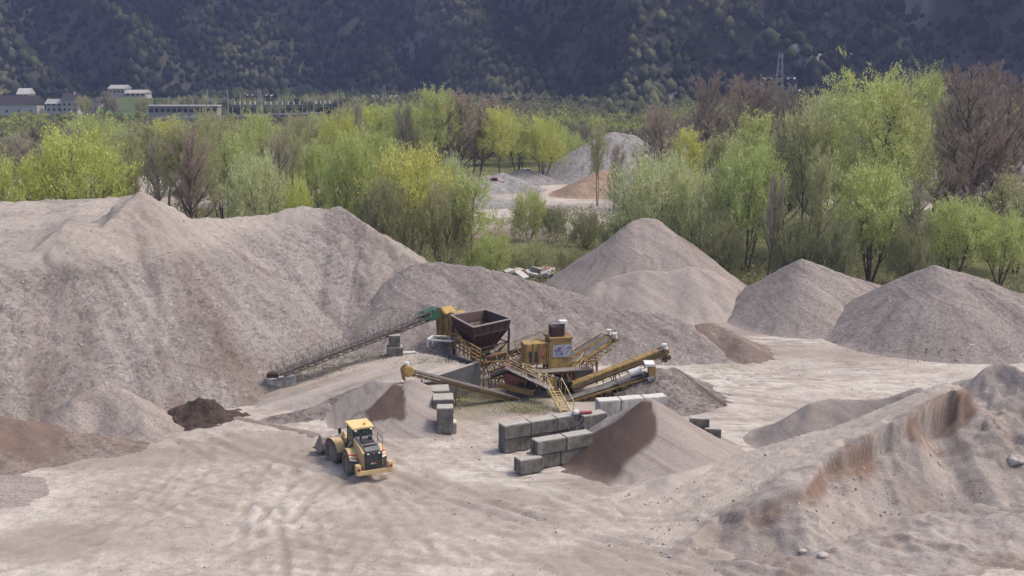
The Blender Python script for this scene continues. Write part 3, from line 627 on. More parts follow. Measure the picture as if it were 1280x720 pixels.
# ------------------------------------------------------------------ mesh builder
class MB:
    def __init__(s): s.v = []; s.f = []; s.cuts = []
    def add(s, vs, fs):
        n = len(s.v); s.cuts.append((n, len(s.f))); s.v += [tuple(v) for v in vs]; s.f += [tuple(i + n for i in f) for f in fs]; return s
    def box(s, c, size, rot=None, taper=1.0):
        a, b, h = [q / 2 for q in size]; m = rot or Matrix.Identity(3); c = Vector(c)
        vs = []
        for z, k in ((-h, 1), (h, taper)):
            for x, y in ((-a, -b), (a, -b), (a, b), (-a, b)): vs.append(c + m @ Vector((x * k, y * k, z)))
        return s.add(vs, [(3, 2, 1, 0), (4, 5, 6, 7), (0, 1, 5, 4), (1, 2, 6, 5), (2, 3, 7, 6), (3, 0, 4, 7)])
    def beam(s, p, q, w=.1, h=None, up=(0, 0, 1)):
        p, q = Vector(p), Vector(q); h = h or w; d = (q - p); L = d.length
        if L < 1e-5: return s
        d.normalize(); upv = Vector(up)
        if abs(d.dot(upv)) > .98: upv = Vector((0, 1, 0))
        sd = d.cross(upv).normalized(); u = sd.cross(d)
        vs = [e + sd * a * w / 2 + u * b * h / 2 for e in (p, q) for a, b in ((-1, -1), (1, -1), (1, 1), (-1, 1))]
        return s.add(vs, [(0, 1, 2, 3), (7, 6, 5, 4), (1, 0, 4, 5), (2, 1, 5, 6), (3, 2, 6, 7), (0, 3, 7, 4)])
    def tube(s, p, q, r, n=14, r2=None):
        p, q = Vector(p), Vector(q); r2 = r if r2 is None else r2; d = (q - p).normalized()
        a = d.orthogonal().normalized(); b = d.cross(a); m = []
        for e, rr in ((p, r), (q, r2)):
            for i in range(n): t = 2 * PI * i / n; m.append(e + a * math.cos(t) * rr + b * math.sin(t) * rr)
        fs = [(i, (i + 1) % n, n + (i + 1) % n, n + i) for i in range(n)] + [tuple(range(n - 1, -1, -1)), tuple(range(n, 2 * n))]
        return s.add(m, fs)
    def ring(s, c, axis, prof, n=32, jit=None):   # lathe: prof = [(r, h)]
        c = Vector(c); ax = Vector(axis).normalized(); a = ax.orthogonal().normalized(); b = ax.cross(a); vs = []
        for i in range(n):
            t = 2 * PI * i / n
            for r, h in prof: vs.append(c + ax * h + (a * math.cos(t) + b * math.sin(t)) * r)
        k = len(prof); fs = []
        for i in range(n):
            j = (i + 1) % n
            for q in range(k - 1): fs.append((i * k + q, j * k + q, j * k + q + 1, i * k + q + 1))
        return s.add(vs, fs)
    def prism(s, pts, off):   # polygon extruded by a vector
        n = len(pts); off = Vector(off); vs = [Vector(p) for p in pts] + [Vector(p) + off for p in pts]
        return s.add(vs, [tuple(range(n - 1, -1, -1)), tuple(range(n, 2 * n))] + [(i, (i + 1) % n, n + (i + 1) % n, n + i) for i in range(n)])
    def each(s, name, m, parent=None, per=1, bevel=0):      # one object per piece (or per 'per' pieces)
        nv = 0; fi = 0; cuts = s.cuts
        for i in range(0, len(cuts), per):
            q = MB(); v0, f0 = cuts[i]; v1, f1 = cuts[i + per] if i + per < len(cuts) else (len(s.v), len(s.f))
            q.v = s.v[v0:v1]; q.f = [tuple(k - v0 for k in f) for f in s.f[f0:f1]]; q.build(name, m, parent, bevel)
    def build(s, name, m, parent=None, bevel=0, smooth=False, label=None):
        me = bpy.data.meshes.new(name); off = Vector((0, 0, 0))
        if parent is not None and parent.get('_w'): off = Vector(parent['_w'])
        me.from_pydata([tuple(Vector(v) - off) for v in s.v], [], s.f); me.materials.append(m if not isinstance(m, str) else M[m])
        bm = bmesh.new(); bm.from_mesh(me); bmesh.ops.recalc_face_normals(bm, faces=bm.faces)
        if bevel: bmesh.ops.bevel(bm, geom=list(bm.edges), offset=bevel, segments=2, affect='EDGES', profile=.6)
        bm.to_mesh(me); bm.free()
        if smooth:
            for p in me.polygons: p.use_smooth = True
        o = bpy.data.objects.new(name, me); COL.objects.link(o)
        if parent is not None: o.parent = parent
        if label: o['label'] = label
        return o
ROOTS = []
def wthing(name, loc, label, cat, group=None):      # Empty whose children are modelled in world coordinates
    o = empty(name, loc, label, cat, group); o['_w'] = tuple(loc); ROOTS.append(o); return o
def rz(a): return Matrix.Rotation(a, 3, 'Z')

# ------------------------------------------------------------------ conveyor
def frame_of(p0, p1):
    u = (p1 - p0).normalized(); sd = u.cross(Vector((0, 0, 1))).normalized(); n = sd.cross(u); return u, sd, n
def conveyor(label, p0, p1, w=.8, depth=.5, col='yellow', belt='belt', truss=True, rail=None, motor=True, legs=(), bays=None, skirt=None, hood=False, walk=None, headcol=None, group=None, name='belt_conveyor', chord=.07, motor_m='white'):
    u, sd, n = frame_of(p0, p1); L = (p1 - p0).length
    t = wthing(name, (p0.x, p0.y, 0), label, 'conveyor', group)
    bays = bays or max(3, int(L / 1.1))
    m = MB()
    for s in (-1, 1):
        o = sd * s * (w / 2 + .06)
        if truss:
            m.beam(p0 + o, p1 + o, chord, chord * 1.6, n); m.beam(p0 + o - n * depth, p1 + o - n * depth, chord, chord, n)
            for i in range(bays + 1):
                a = p0 + u * L * i / bays + o; m.beam(a, a - n * depth, chord * .7)
                if i < bays: b = p0 + u * L * (i + 1) / bays + o; m.beam(a - n * (depth if i % 2 else 0), b - n * (0 if i % 2 else depth), chord * .6)
        else:
            m.beam(p0 + o - n * depth / 2, p1 + o - n * depth / 2, .09, depth, n)
    for i in range(bays + 1):
        a = p0 + u * L * i / bays - n * depth; m.beam(a - sd * w / 2, a + sd * w / 2, chord * .8)
    m.build('frame', col, t)
    b = MB(); K = 5
    for zz, lift in ((.06, .12), (-.22, 0)):
        pr = [(-w / 2, lift), (-w / 4, lift * .3), (w / 4, lift * .3), (w / 2, lift)]
        vs = []
        for e in (p0, p1):
            for th in (0, .03):
                for x, l in pr: vs.append(e + sd * x + n * (zz + l + th))
        fs = [(0, 1, 9, 8), (1, 2, 10, 9), (2, 3, 11, 10), (4, 12, 13, 5), (5, 13, 14, 6), (6, 14, 15, 7), (0, 8, 12, 4), (3, 7, 15, 11), (0, 4, 5, 1), (1, 5, 6, 2), (2, 6, 7, 3)]
        b.add(vs, fs)
    b.build('belt', belt, t)
    MB().tube(p0 - sd * (w / 2 + .03) - n * .06, p0 + sd * (w / 2 + .03) - n * .06, .18, 16).build('tail_drum', 'steel_dk', t, smooth=False)
    MB().tube(p1 - sd * (w / 2 + .03) - n * .06, p1 + sd * (w / 2 + .03) - n * .06, .22, 16).build('head_drum', 'steel_dk', t)
    r = MB(); nr = int(L / .9)
    for i in range(1, nr):
        a = p0 + u * L * i / nr - n * .26; r.tube(a - sd * w * .48, a + sd * w * .48, .045, 6)
    r.each('roller', 'steel', t)
    if skirt:
        k = MB()
        for s in (-1, 1):
            o = sd * s * (w / 2 + .13); k.beam(p0 + o + n * .12 , p0 + u * L * skirt + o + n * .12, .03, .36, n)
        k.build('skirt', col, t)
    if motor:
        c = p1 + sd * (w / 2 + .38) + n * .12
        MB().box(c, (.42, .36, .42)).build('gearbox', headcol or col, t, bevel=.03)
        MB().tube(c + n * .15, c + n * .62, .17, 14).box(c + n * .66, (.44, .44, .14)).build('motor', motor_m, t)
    if headcol:
        k = MB()
        for s in (-1, 1):
            o = sd * s * (w / 2 + .17)
            k.prism([p1 + o - u * .9 + n * .1, p1 + o + u * .25 + n * .35, p1 + o + u * .32 - n * .5, p1 + o - u * .7 - n * .5], sd * .05 * s)
        k.box(p1 + n * .38 - u * .3, (.1, w, .5)); k.build('head_guard', headcol, t)
    if rail:
        for s in rail:
            k = MB()
            o = sd * s * (w / 2 + .5)
            for hh in (1.0, .55): k.beam(p0 + o + n * hh, p1 + o + n * hh - u * .6, .045)
            nn = int(L / 1.3)
            for i in range(nn + 1):
                a = p0 + (p1 - u * .6 - p0) * i / nn + o; k.beam(a - n * .05, a + n * 1.0, .055)
            k.build('handrail', 'rail' if col != 'steel' else 'steel', t)
    if walk:
        k = MB()
        for s in walk:
            o = sd * s * (w / 2 + .34); k.beam(p0 + o - n * .06, p1 + o - n * .06 - u * .6, .42, .04, n)
        k.build('walkway', 'steel_dk', t)
    for (f_, z0) in legs:
        a = p0 + u * L * f_ - n * depth; k = MB()
        for s in (-1, 1): k.beam(a + sd * s * w / 2, Vector((a.x, a.y, z0)) + sd * s * (w / 2 + .35), .10)
        mid = (a.z - z0) * .5 + z0
        k.beam(Vector((a.x, a.y, mid)) - sd * (w / 2 + .17), Vector((a.x, a.y, mid)) + sd * (w / 2 + .17), .07)
        k.beam(Vector((a.x, a.y, mid)) - sd * (w / 2 + .17), Vector((a.x, a.y, z0)) + sd * (w / 2 + .33), .05)
        k.build('leg', col, t)
    return t

# long lattice conveyor on the left
cL0, cL1 = W(345, 467, 99.5), W(541, 392, 108.5)
conveyor('long grey lattice conveyor with a green head, at the foot of the huge stockpile', cL0, cL1, .7, .45, 'steel', rail=(-1, 1), walk=(1,), bays=22, headcol=None, motor=False, chord=.085)
tL = ROOTS[-1]; u, sd, n = frame_of(cL0, cL1); k = MB()
for s in (-1, 1): k.prism([cL1 + sd * s * .52 - u * 1.3 + n * .05, cL1 + sd * s * .52 + u * .35 + n * .55, cL1 + sd * s * .52 + u * .6 - n * .35, cL1 + sd * s * .52 - n * .55, cL1 + sd * s * .52 - u * 1.3 - n * .35], sd * s * .04)
k.prism([cL1 - sd * .5 + u * .35 + n * .57, cL1 + sd * .5 + u * .35 + n * .57, cL1 + sd * .5 - u * 1.6 + n * .4, cL1 - sd * .5 - u * 1.6 + n * .4], n * .05)
k.build('head_guard', 'green', tL)
for i in range(24):
    a_ = cL0.lerp(cL1, (i + .5) / 25); q = MB(); q.beam(a_ - sd * .46, a_ - sd * .46 + n * .62, .06).beam(a_ + sd * .46, a_ + sd * .46 + n * .62, .06).beam(a_ - sd * .46 + n * .62, a_ + sd * .46 + n * .62, .07)
    q.build('hoop', 'steel', tL)
MB().beam(cL0 - u * .5 - sd * .9 + n * .0, cL0 - u * .5 + sd * .9, .1).box(cL0 - u * .3, (1.0, .9, .35)).build('tail_box', 'rust', tL)
# pale footing slab and the block tower under it
def block(label, px, py, ztop, size=(2.3, 1.1, 1.08), ang=27, m='concrete', group=None, name='concrete_block', knobs=0, P=None):
    """px,py = top front-left corner at height ztop"""
    c = Vector(P) if P is not None else G(px, py, ztop); a = R(ang); X = Vector((math.cos(a), math.sin(a), 0)); Yv = Vector((-math.sin(a), math.cos(a), 0))
    ctr = c + X * size[0] / 2 + Yv * size[1] / 2 - Vector((0, 0, size[2] / 2))
    bm = bmesh.new(); bmesh.ops.create_cube(bm, size=1)
    for v in bm.verts: v.co = Vector((v.co.x * size[0], v.co.y * size[1], v.co.z * size[2]))
    bmesh.ops.bevel(bm, geom=list(bm.edges), offset=.045, segments=2, affect='EDGES')
    bmesh.ops.subdivide_edges(bm, edges=[e for e in bm.edges if e.calc_length() > .6], cuts=3, use_grid_fill=True)
    sd_ = int(px * 7 + py) % 97
    for v in bm.verts:
        q = v.co; v.co = q + Vector((1, 1, 1)) * 0.012 * (float(vnoise(np.array([q.x * 4 + sd_]), np.array([q.y * 4 + q.z * 5]), sd_)[0]) - .5) * 2
    me = bpy.data.meshes.new(name); bm.to_mesh(me); bm.free(); me.materials.append(M[m])
    o = bpy.data.objects.new(name, me); COL.objects.link(o); o.location = ctr; o.rotation_euler = (0, 0, a + R(random.uniform(-1.2, 1.2)))
    tag(o, label, 'concrete block', group)
    if knobs:
        b = MB()
        for i in range(knobs): b.box(((i - (knobs - 1) / 2) * .55, 0, size[2] / 2 + .05), (.25, .25, .12), taper=.7)
        kk = b.build('knob', M[m], None); kk.parent = o
    return c + X * (size[0] + .04)
block('flat concrete footing slab under the low end of the long lattice conveyor', 334, 476, 1.25, (2.6, 1.6, 1.2), 12, 'concrete_lt', name='footing_slab')
block('grey concrete block carrying the middle of the long lattice conveyor', 486, 420, 4.25, (1.1, 1.1, 1.15), 8)
block('lower concrete block under the one carrying the long lattice conveyor', 484, 435, 3.1, (1.5, 1.3, 1.3), 8)
block('pale slab on the ground in front of the conveyor support blocks', 496, 442, 2.45, (1.9, .8, .3), 14, 'concrete_lt', name='footing_slab')
b = MB(); p = W(492, 416, 107.9); b.beam(p + Vector((-.3, 0, -.35)), p + Vector((-.3, 0, .35)), .12).beam(p + Vector((.4, 0, -.35)), p + Vector((.4, 0, .45)), .12).beam(p + Vector((-.6, 0, .1)), p + Vector((.6, 0, .1)), .14)
o = b.build('conveyor_trestle', 'steel_dk'); tag(o, 'short dark steel trestle on top of the conveyor support block', 'trestle')

# ------------------------------------------------------------------ hopper
zr = 5.9
hc = [G(563.5, 394, zr), G(591.5, 409, zr), G(639, 398.5, zr), G(606.5, 387, zr)]     # left, front, right, back
hcen = sum(hc, Vector()) / 4
H = wthing('feed_hopper', (hcen.x, hcen.y, 0), 'big dark brown steel hopper on legs at the top of the feed ramp', 'hopper')
def quad_ring(c, z, k): return [Vector((hcen.x + (p.x - hcen.x) * k, hcen.y + (p.y - hcen.y) * k, z)) for p in c]
r0 = quad_ring(hc, zr, 1); r1 = quad_ring(hc, zr - .95, .93); r2 = quad_ring(hc, zr - 3.0, .42)
b = MB(); rings = [r0, r1, r2, quad_ring(hc, zr - 3.0, .40), quad_ring(hc, zr - .95, .91), quad_ring(hc, zr, .975)]
vs = [v for r in rings for v in r]
fs = [(q * 4 + i, q * 4 + (i + 1) % 4, (q + 1) * 4 + (i + 1) % 4, (q + 1) * 4 + i) for q in range(5) for i in range(4)]
# split outer (dark) and inner (worn)
bo = MB().add(vs, fs[:12]); bo.build('shell', 'rust', H)
bi = MB().add(vs, fs[12:]); bi.build('lining', 'rust_in', H)
b = MB()
for i in range(4): b.beam(r0[i], r0[(i + 1) % 4], .16, .10)
b.build('rim', 'rust_rim', H)
b = MB()
for i in range(4):
    j = (i + 1) % 4
    b.beam(r1[i], r1[j], .14, .14)
    for t in np.linspace(.12, .88, 5):
        b.beam(r0[i].lerp(r0[j], t) , r1[i].lerp(r1[j], t), .07, .1)
        b.beam(r1[i].lerp(r1[j], t), r2[i].lerp(r2[j], t), .07, .1)
b.build('stiffeners', 'rust', H)
for i in range(4):
    q = quad_ring(hc, 0, .88)[i]; MB().beam((q.x, q.y, 0), r1[i] * 1.0, .22).build('leg', 'rust', H)
b = MB(); lo = quad_ring(hc, .6, .88); hi = quad_ring(hc, 3.6, .88)
for i in (1, 2):
    j = (i + 1) % 4; b.beam(lo[i], hi[j], .09).beam(lo[j], hi[i], .09); b.beam(hi[i], hi[j], .10)
b.build('bracing', 'rust', H)
b = MB(); g0 = quad_ring(hc, 2.3, .60); g1 = quad_ring(hc, 3.3, .60)
for i in (1, 2):
    b.beam(g0[i], g1[(i + 1) % 4], .08).beam(g1[i], g0[(i + 1) % 4], .08).beam(g1[i], g1[(i + 1) % 4], .1)
b.build('green_struts', 'green', H)
MB().box((hcen.x, hcen.y, 2.35), (1.9, 1.7, .8)).build('feeder_box', 'steel_dk', H)

# yellow housing left of the hopper
yc = W(566, 414, 110.5); zt = 5.6
T = wthing('elevator_housing', (yc.x, yc.y, 0), 'rounded ochre steel housing left of the brown hopper, taking the head of the lattice conveyor', 'machine housing')
a = R(40); X = Vector((math.cos(a), -math.sin(a), 0)) * 1; Yv = Vector((X.y, -X.x, 0))
p0_ = yc.copy(); p0_.z = 0
prof = [(-1.5, 2.3), (1.7, 2.3), (1.7, 4.6), (1.5, 5.1), (1.0, 5.4), (.4, 5.45), (-.1, 5.15), (-.4, 5.3), (-.9, 5.75), (-1.5, 5.6), (-1.75, 5.0), (-1.6, 4.4)]
MB().prism([p0_ + X * x + Vector((0, 0, z)) - Yv * .8 for x, z in prof], Yv * 1.6).build('casing', 'yellow', T)
b = MB()
for x in (-1.35, -.6, .2, 1.0, 1.55): b.beam(p0_ + X * x + Vector((0, 0, 2.35)) + Yv * .84, p0_ + X * x + Vector((0, 0, 4.7)) + Yv * .84, .09)
b.beam(p0_ + X * -1.5 + Vector((0, 0, 3.5)) + Yv * .84, p0_ + X * 1.7 + Vector((0, 0, 3.5)) + Yv * .84, .09)
b.build('ribs', 'yellow_dk', T)
MB().tube(p0_ + X * -.9 - Yv * .9 + Vector((0, 0, 5.0)), p0_ + X * -.9 + Yv * .92 + Vector((0, 0, 5.0)), .5, 20).build('drum', 'yellow_dk', T)
# pale frame beside it
q = G(541, 434, 2.8); Fm = wthing('pale_frame', q, 'low pale metal frame on the ground in front of the ochre housing', 'metal frame')
b = MB(); A = [q + Vector((-.5, 0, 0)), q + Vector((2.2, -.6, 0)), q + Vector((2.6, 1.0, 0)), q + Vector((-.1, 1.5, 0))]
for i in range(4):
    j = (i + 1) % 4; up = Vector((0, 0, .75)); b.beam(A[i] + up, A[j] + up, .16); b.beam(A[i], A[i] + up, .14)
b.build('frame', 'white', Fm); MB().box(q + Vector((1.9, .1, .75)), (.9, .7, .5)).build('box', 'concrete_lt', Fm)

# ochre railing fence along the ramp edge, running down to the wall
g0_, g1_ = G(560, 424, 3.6), G(599, 449, 3.2)
def railing(label, pts, h=1.05, rails=3, m='yellow_dk', post=.07, step=.8, name='guard_rail', panel=False):
    t = wthing(name, (pts[0].x, pts[0].y, pts[0].z), label, 'guard rail')
    b = MB(); c = MB()
    for p, q in zip(pts[:-1], pts[1:]):
        for i in range(rails): z = Vector((0, 0, h * (i + 1) / rails)); b.beam(p + z, q + z, post * .8)
        n = max(1, int((q - p).length / step))
        for i in range(n + 1): a = p.lerp(q, i / n); c.beam(a, a + Vector((0, 0, h)), post)
    b.build('rails', m, t); c.each('post', m, t); return t
railing('heavy ochre barrier of posts and rails under the left side of the hopper', [G(560, 432, 2.8), G(601, 457, 2.8)], 1.5, 4, post=.13, step=.95)

# ------------------------------------------------------------------ retaining wall
wt = wthing('retaining_wall', (wallA.x, wallA.y, 0), 'shade-darkened concrete retaining wall holding the end of the feed ramp', 'retaining wall')
w_, L_ = .35, (wallB - wallA).length
o1 = Vector((wn_.x, wn_.y, 0)); A = Vector((wallA.x, wallA.y, 0)) - Vector((wd.x, wd.y, 0)) * 1.0; B = Vector((wallB.x, wallB.y, 0))
MB().prism([A - o1 * .05 + Vector((0, 0, -.3)), B - o1 * .05 + Vector((0, 0, -.3)), B - o1 * .05 + Vector((0, 0, 2.95)), A - o1 * .05 + Vector((0, 0, 2.45))], o1 * -w_).build('wall', 'concrete_shade', wt)
dv = Vector((wd.x, wd.y, 0))
MB().prism([B - o1 * .05 + Vector((0, 0, -.3)) - dv * .02, B - o1 * 4.5 + Vector((0, 0, -.3)), B - o1 * 4.5 + Vector((0, 0, 2.9)), B - o1 * .05 + Vector((0, 0, 2.94)) - dv * .02], dv * .3).build('return_wall', 'concrete_shade', wt)
MB().beam(A - o1 * .22 + Vector((0, 0, 2.50)), B - o1 * .22 + Vector((0, 0, 3.0)), .40, .10).build('coping', 'concrete', wt)

# ------------------------------------------------------------------ screening plant
conveyor('slim ochre conveyor dropping sand on the double-topped pile, with a rounded ochre head guard', W(648, 499, 97.5), W(509, 463, 93.2), .5, .34, 'yellow_dk', bays=18, motor=False, legs=((.55, 0), ), chord=.05)
tC = ROOTS[-1]; u, sd, n = frame_of(W(648, 499, 97.5), W(509, 463, 93.2)); h0 = W(509, 463, 93.2)
MB().ring(h0 - sd * .5, sd, [(0, 0), (.42, 0), (.5, .1), (.5, .9), (.42, 1.0), (0, 1.0)], 20).prism([h0 - sd * .45 + Vector((0, 0, -.95)) + u * .3, h0 + sd * .45 + Vector((0, 0, -.95)) + u * .3, h0 + sd * .45 + u * .48, h0 - sd * .45 + u * .48], u * .06).build('head_guard', 'yellow', tC)
MB().tube(h0 + Vector((0, 0, .45)), h0 + Vector((0, 0, .75)), .17, 12).build('lamp', 'white', tC)
k = MB(); 
for s in (-1, 1): k.beam(W(648, 499, 97.5) + sd * s * .37 + n * .16, h0 + sd * s * .37 + n * .16 - u * .6, .07)
k.build('top_rail', 'rust_rim', tC)

conveyor('rusty inclined feed conveyor climbing from under the hopper to the top of the screen house', W(602, 455, 104), W(702, 421, 100.2), 1.0, .95, 'yellow_dk', rail=(1, -1), bays=12, legs=((.35, 0), (.62, 0)), motor=False, skirt=.45)
MB().prism([W(606, 447, 103.5), W(632, 440, 103), W(632, 444, 103), W(606, 451, 103.5)], Vector((.1, .8, 0))).build('side_plate', simple('salmon plate', (.42, .22, .14), .7), ROOTS[-1])
c4a, c4b = W(697, 468, 101), W(764, 424, 105)
conveyor('ochre conveyor rising to the right behind the screen house, with rollers showing beneath', c4a, c4b, .8, .75, 'yellow', bays=11, legs=((.55, 0),), walk=(-1,), skirt=1)
conveyor('thin rusty conveyor lying just behind the roller conveyor, white motor at its tip', W(698, 456, 103.5), W(757, 420, 107.5), .6, .3, 'yellow_dk', truss=False, legs=((.7, 0),), skirt=1)
conveyor('long ochre box-sided conveyor reaching furthest right over the coarse gravel pile', W(714, 483, 99), W(831, 438, 100.5), .62, .36, 'yellow', truss=False, rail=None, legs=((.45, 0), ), motor=True, walk=(1,), skirt=1)
tL5 = ROOTS[-1]; u, sd, n = frame_of(W(714, 483, 99), W(831, 438, 100.5)); a_, b_ = W(714, 483, 99), W(831, 438, 100.5); k = MB()
o_ = sd * .95 - n * .55
for i in range(9):
    p = a_.lerp(b_, .3 + .7 * i / 8); k.beam(p + o_, p + o_ - n * .0 + sd * -.5 + n * .3, .05); k.beam(p + o_, p + o_ + n * .55, .05)
for hh in (0, .28, .55): k.beam(a_.lerp(b_, .3) + o_ + n * hh, b_ + o_ + n * hh, .045)
k.build('handrail', 'yellow_dk', tL5)
k = MB(); vs = []
for e in (a_.lerp(b_, .02), a_.lerp(b_, .93)):
    for t in np.linspace(0, PI, 7): vs.append(e + sd * math.cos(t) * .50 + n * (.24 + math.sin(t) * .14))
k.add(vs, [(i, i + 1, i + 8, i + 7) for i in range(6)]); k.build('cover', 'yellow', tL5)
MB().tube(b_ - n * .6 + sd * .55, b_ - n * .6 - sd * .55, .25, 14).box(b_ - n * .8 - u * .3, (.4, .9, .3)).build('drive_drum', 'steel_dk', tL5)
c6a, c6b = W(700, 503, 97.5), W(808, 469, 98.0)
conveyor('wide ochre truss conveyor with a silver motor, just behind the pale concrete blocks', c6a, c6b, 1.5, .85, 'yellow', bays=11, chord=.11, legs=((.72, 0),), motor=False, skirt=None)
t6 = ROOTS[-1]; u, sd, n = frame_of(c6a, c6b)
MB().tube(c6b + sd * -.2 + n * .55 - u * 1.4, c6b + sd * -.2 + n * .55 - u * .3, .34, 20).build('motor', 'white', t6)
MB().tube(c6b + sd * .5 + n * .35 - u * 2.7, c6b + sd * .5 + n * .35 - u * 1.5, .36, 20).build('exhaust_drum', 'steel', t6)
MB().box(c6b + u * .45 + n * .1 + sd * .3, (.6, 1.3, 1.7)).build('head_box', 'yellow', t6, bevel=.03)
MB().box(c6b + u * .5 + n * 1.08 + sd * .3, (.9, 1.4, .25)).build('head_cap', 'white', t6, bevel=.03)
MB().tube(c6b + sd * .95 - n * .2 - u * .1, c6b + sd * .95 - n * .2 + u * .5, .3, 16).build('pulley', 'ldr_grey', t6)
b = MB()
for i, (dx, dz) in enumerate(((0, 0), (.5, .2), (1.0, .3), (1.7, .1))):
    p = W(768 + i * 7, 497, 96.5); b.tube(p, p + Vector((.55, .2, .2)), .34, 16)
b.each('idler_wheel', 'steel_dk', t6)

# screen house
sc0 = G(688, 494, .0); sa = R(14); SX = Vector((math.cos(sa), math.sin(sa), 0)); SY = Vector((-math.sin(sa), math.cos(sa), 0))
S = wthing('screen_house', sc0, 'tall ochre screening machine with a greyish sign panel and a rusty top box', 'screening plant')
def sp(a, b_, z): return sc0 + SX * a + SY * b_ + Vector((0, 0, z))
rs = rz(sa)
MB().box(sp(1.0, 1.0, 3.75), (2.0, 2.0, 3.0), rs).build('cabin', 'yellow', S)
MB().box(sp(1.05, -.03, 4.15), (1.75, .05, 1.15), rs).build('panel', 'panel', S)
b = MB(); rr = random.Random(4)      # worn marks on the panel
for i in range(14): b.box(sp(.35 + rr.random() * 1.4, -.065, 3.8 + rr.random() * .7), (.08 + rr.random() * .2, .012, .04 + rr.random() * .12), rs @ Matrix.Rotation(rr.uniform(-.5, .5), 3, 'Y'))
b.build('panel_marks', simple('faded violet marks', (.14, .11, .24), .6), S)
MB().box(sp(1.0, 1.0, 5.32), (2.25, 2.25, .16), rs).build('roof_plate', 'yellow_dk', S)
MB().box(sp(.75, .9, 5.85), (1.1, 1.2, .95), rs).build('top_box', 'rust', S, bevel=.02)
MB().tube(sp(1.35, .8, 5.4), sp(1.35, .8, 6.55), .22, 14).build('stack', 'steel_dk', S)
MB().box(sp(1.35, .8, 6.68), (.75, .6, .28), rs).build('stack_cap', 'white', S, bevel=.04)
MB().box(sp(-.15, -.12, 2.5), (.22, .22, 5.0), rs).build('column', 'yellow_dk', S)
MB().box(sp(-1.35, .7, 4.0), (2.2, 1.6, 1.9), rs).build('screen_body', 'yellow', S)
b = MB()
for x in (-2.3, -1.7, -1.15, -.6, -.35): b.box(sp(x, -.14, 4.0), (.11, .1, 2.0), rs)
b.each('screen_rib', 'yellow_dk', S)
MB().box(sp(-.78, -.13, 4.25), (.42, .06, 1.0), rs).build('red_plate', 'salmon', S)
b = MB()
for x in (-1.95, -1.42): b.box(sp(x, -.125, 3.75), (.26, .04, 1.0), rs)
b.each('opening', 'steel_dk', S)
MB().box(sp(1.0, 1.0, 2.1), (1.6, 1.7, .4), rs, taper=1.2).build('chute', 'yellow_dk', S)
for x, y in ((-2.4, 0), (-2.4, 1.5), (1.95, 0), (1.95, 1.9), (-.1, 1.9)): MB().box(sp(x, y, 1.5), (.18, .18, 3.0), rs).build('leg', 'yellow_dk', S)
b = MB(); b.beam(sp(-2.4, 0, .3), sp(-.1, 0, 2.6), .09).beam(sp(-2.4, 0, 2.6), sp(-.1, 0, .3), .09).beam(sp(-2.4, 0, 2.8), sp(2, 0, 2.3), .12).beam(sp(1.95, 0, .2), sp(1.95, 1.9, 2.2), .08)
b.build('bracing', 'yellow_dk', S)
b = MB(); b.box(sp(.2, -.7, 2.55), (4.8, 1.1, .08), rs); b.build('platform', 'steel', S)
# machinery below
b = MB(); rr = random.Random(8)
for i in range(26):
    p = sp(rr.uniform(-3.2, 2.2), rr.uniform(-.6, 2.0), rr.uniform(.3, 2.2)); q = p + Vector((rr.uniform(-1, 1), rr.uniform(-.5, .5), rr.uniform(-.6, .6))); b.beam(p, q, rr.uniform(.08, .3))
b.each('linkage_bar', 'steel_dk', S)
b = MB()
for i in range(5): b.tube(sp(-2.8 + i * 1.1, .2, .75 + .2 * (i % 2)), sp(-2.8 + i * 1.1, 1.2, .75 + .2 * (i % 2)), .38, 16)
b.each('flywheel', 'steel_dk', S)
MB().box(sp(-3.4, -.4, .95), (3.2, .55, .4), rz(-.25) @ Matrix.Rotation(.18, 3, 'Y')).build('chassis_beam', 'yellow_dk', S)
# walkway descending from the left to the platform, with hand rails
k = MB(); wa, wb = W(634, 459, 98.5), W(690, 486, 96.2)
k.beam(wa, wb, .95, .08); kk = k.build('walkway_deck', 'steel', S)
k = MB()
for off in (-.45, .45):
    o = Vector((0, off, 0))
    for hh in (1.0, .5): k.beam(wa + o + Vector((0, 0, hh)), wb + o + Vector((0, 0, hh)), .05)
    for i in range(6): p = wa.lerp(wb, i / 5) + o; k.beam(p, p + Vector((0, 0, 1.0)), .05)
k.build('handrail', 'rail', S); k = MB()
p1_, p2_, p3_ = sp(2.4, -1.2, 2.6), sp(3.4, .8, 2.6), sp(2.2, 1.8, 2.6)
for a, b_ in ((p1_, p2_), (p2_, p3_), (sp(-.3, -1.25, 2.6) + Vector((2.2, 0, 0)), p1_)):
    for hh in (1.0, .5): k.beam(a + Vector((0, 0, hh)), b_ + Vector((0, 0, hh)), .05)
    k.beam(a, a + Vector((0, 0, 1)), .05); k.beam(b_, b_ + Vector((0, 0, 1)), .05)
k.build('handrail', 'rail', S)
# ladder-stairs
lt_, lb_ = W(686, 487, 95.3), W(701, 522, 93.6); off = Vector((1.45, .35, 0)) * .62
lb_.z = .05
k = MB()
for o in (Vector((0, 0, 0)), off): k.beam(lt_ + o, lb_ + o, .08, .16)
k.build('stair_stringer', 'rail', S)
k = MB()
for i in range(1, 9): p = lb_.lerp(lt_, i / 9); k.beam(p, p + off, .2, .05)
k.each('stair_tread', 'rail', S)
k = MB()
for o in (off * -.15, off * 1.25):
    k.beam(lt_ + o + Vector((0, 0, 1)), lb_ + o + Vector((0, 0, .95)), .06)
    for i in range(4): p = lb_.lerp(lt_, i / 3) + o; k.beam(p, p + Vector((0, 0, 1)), .05)
k.build('stair_rail', 'rail', S)

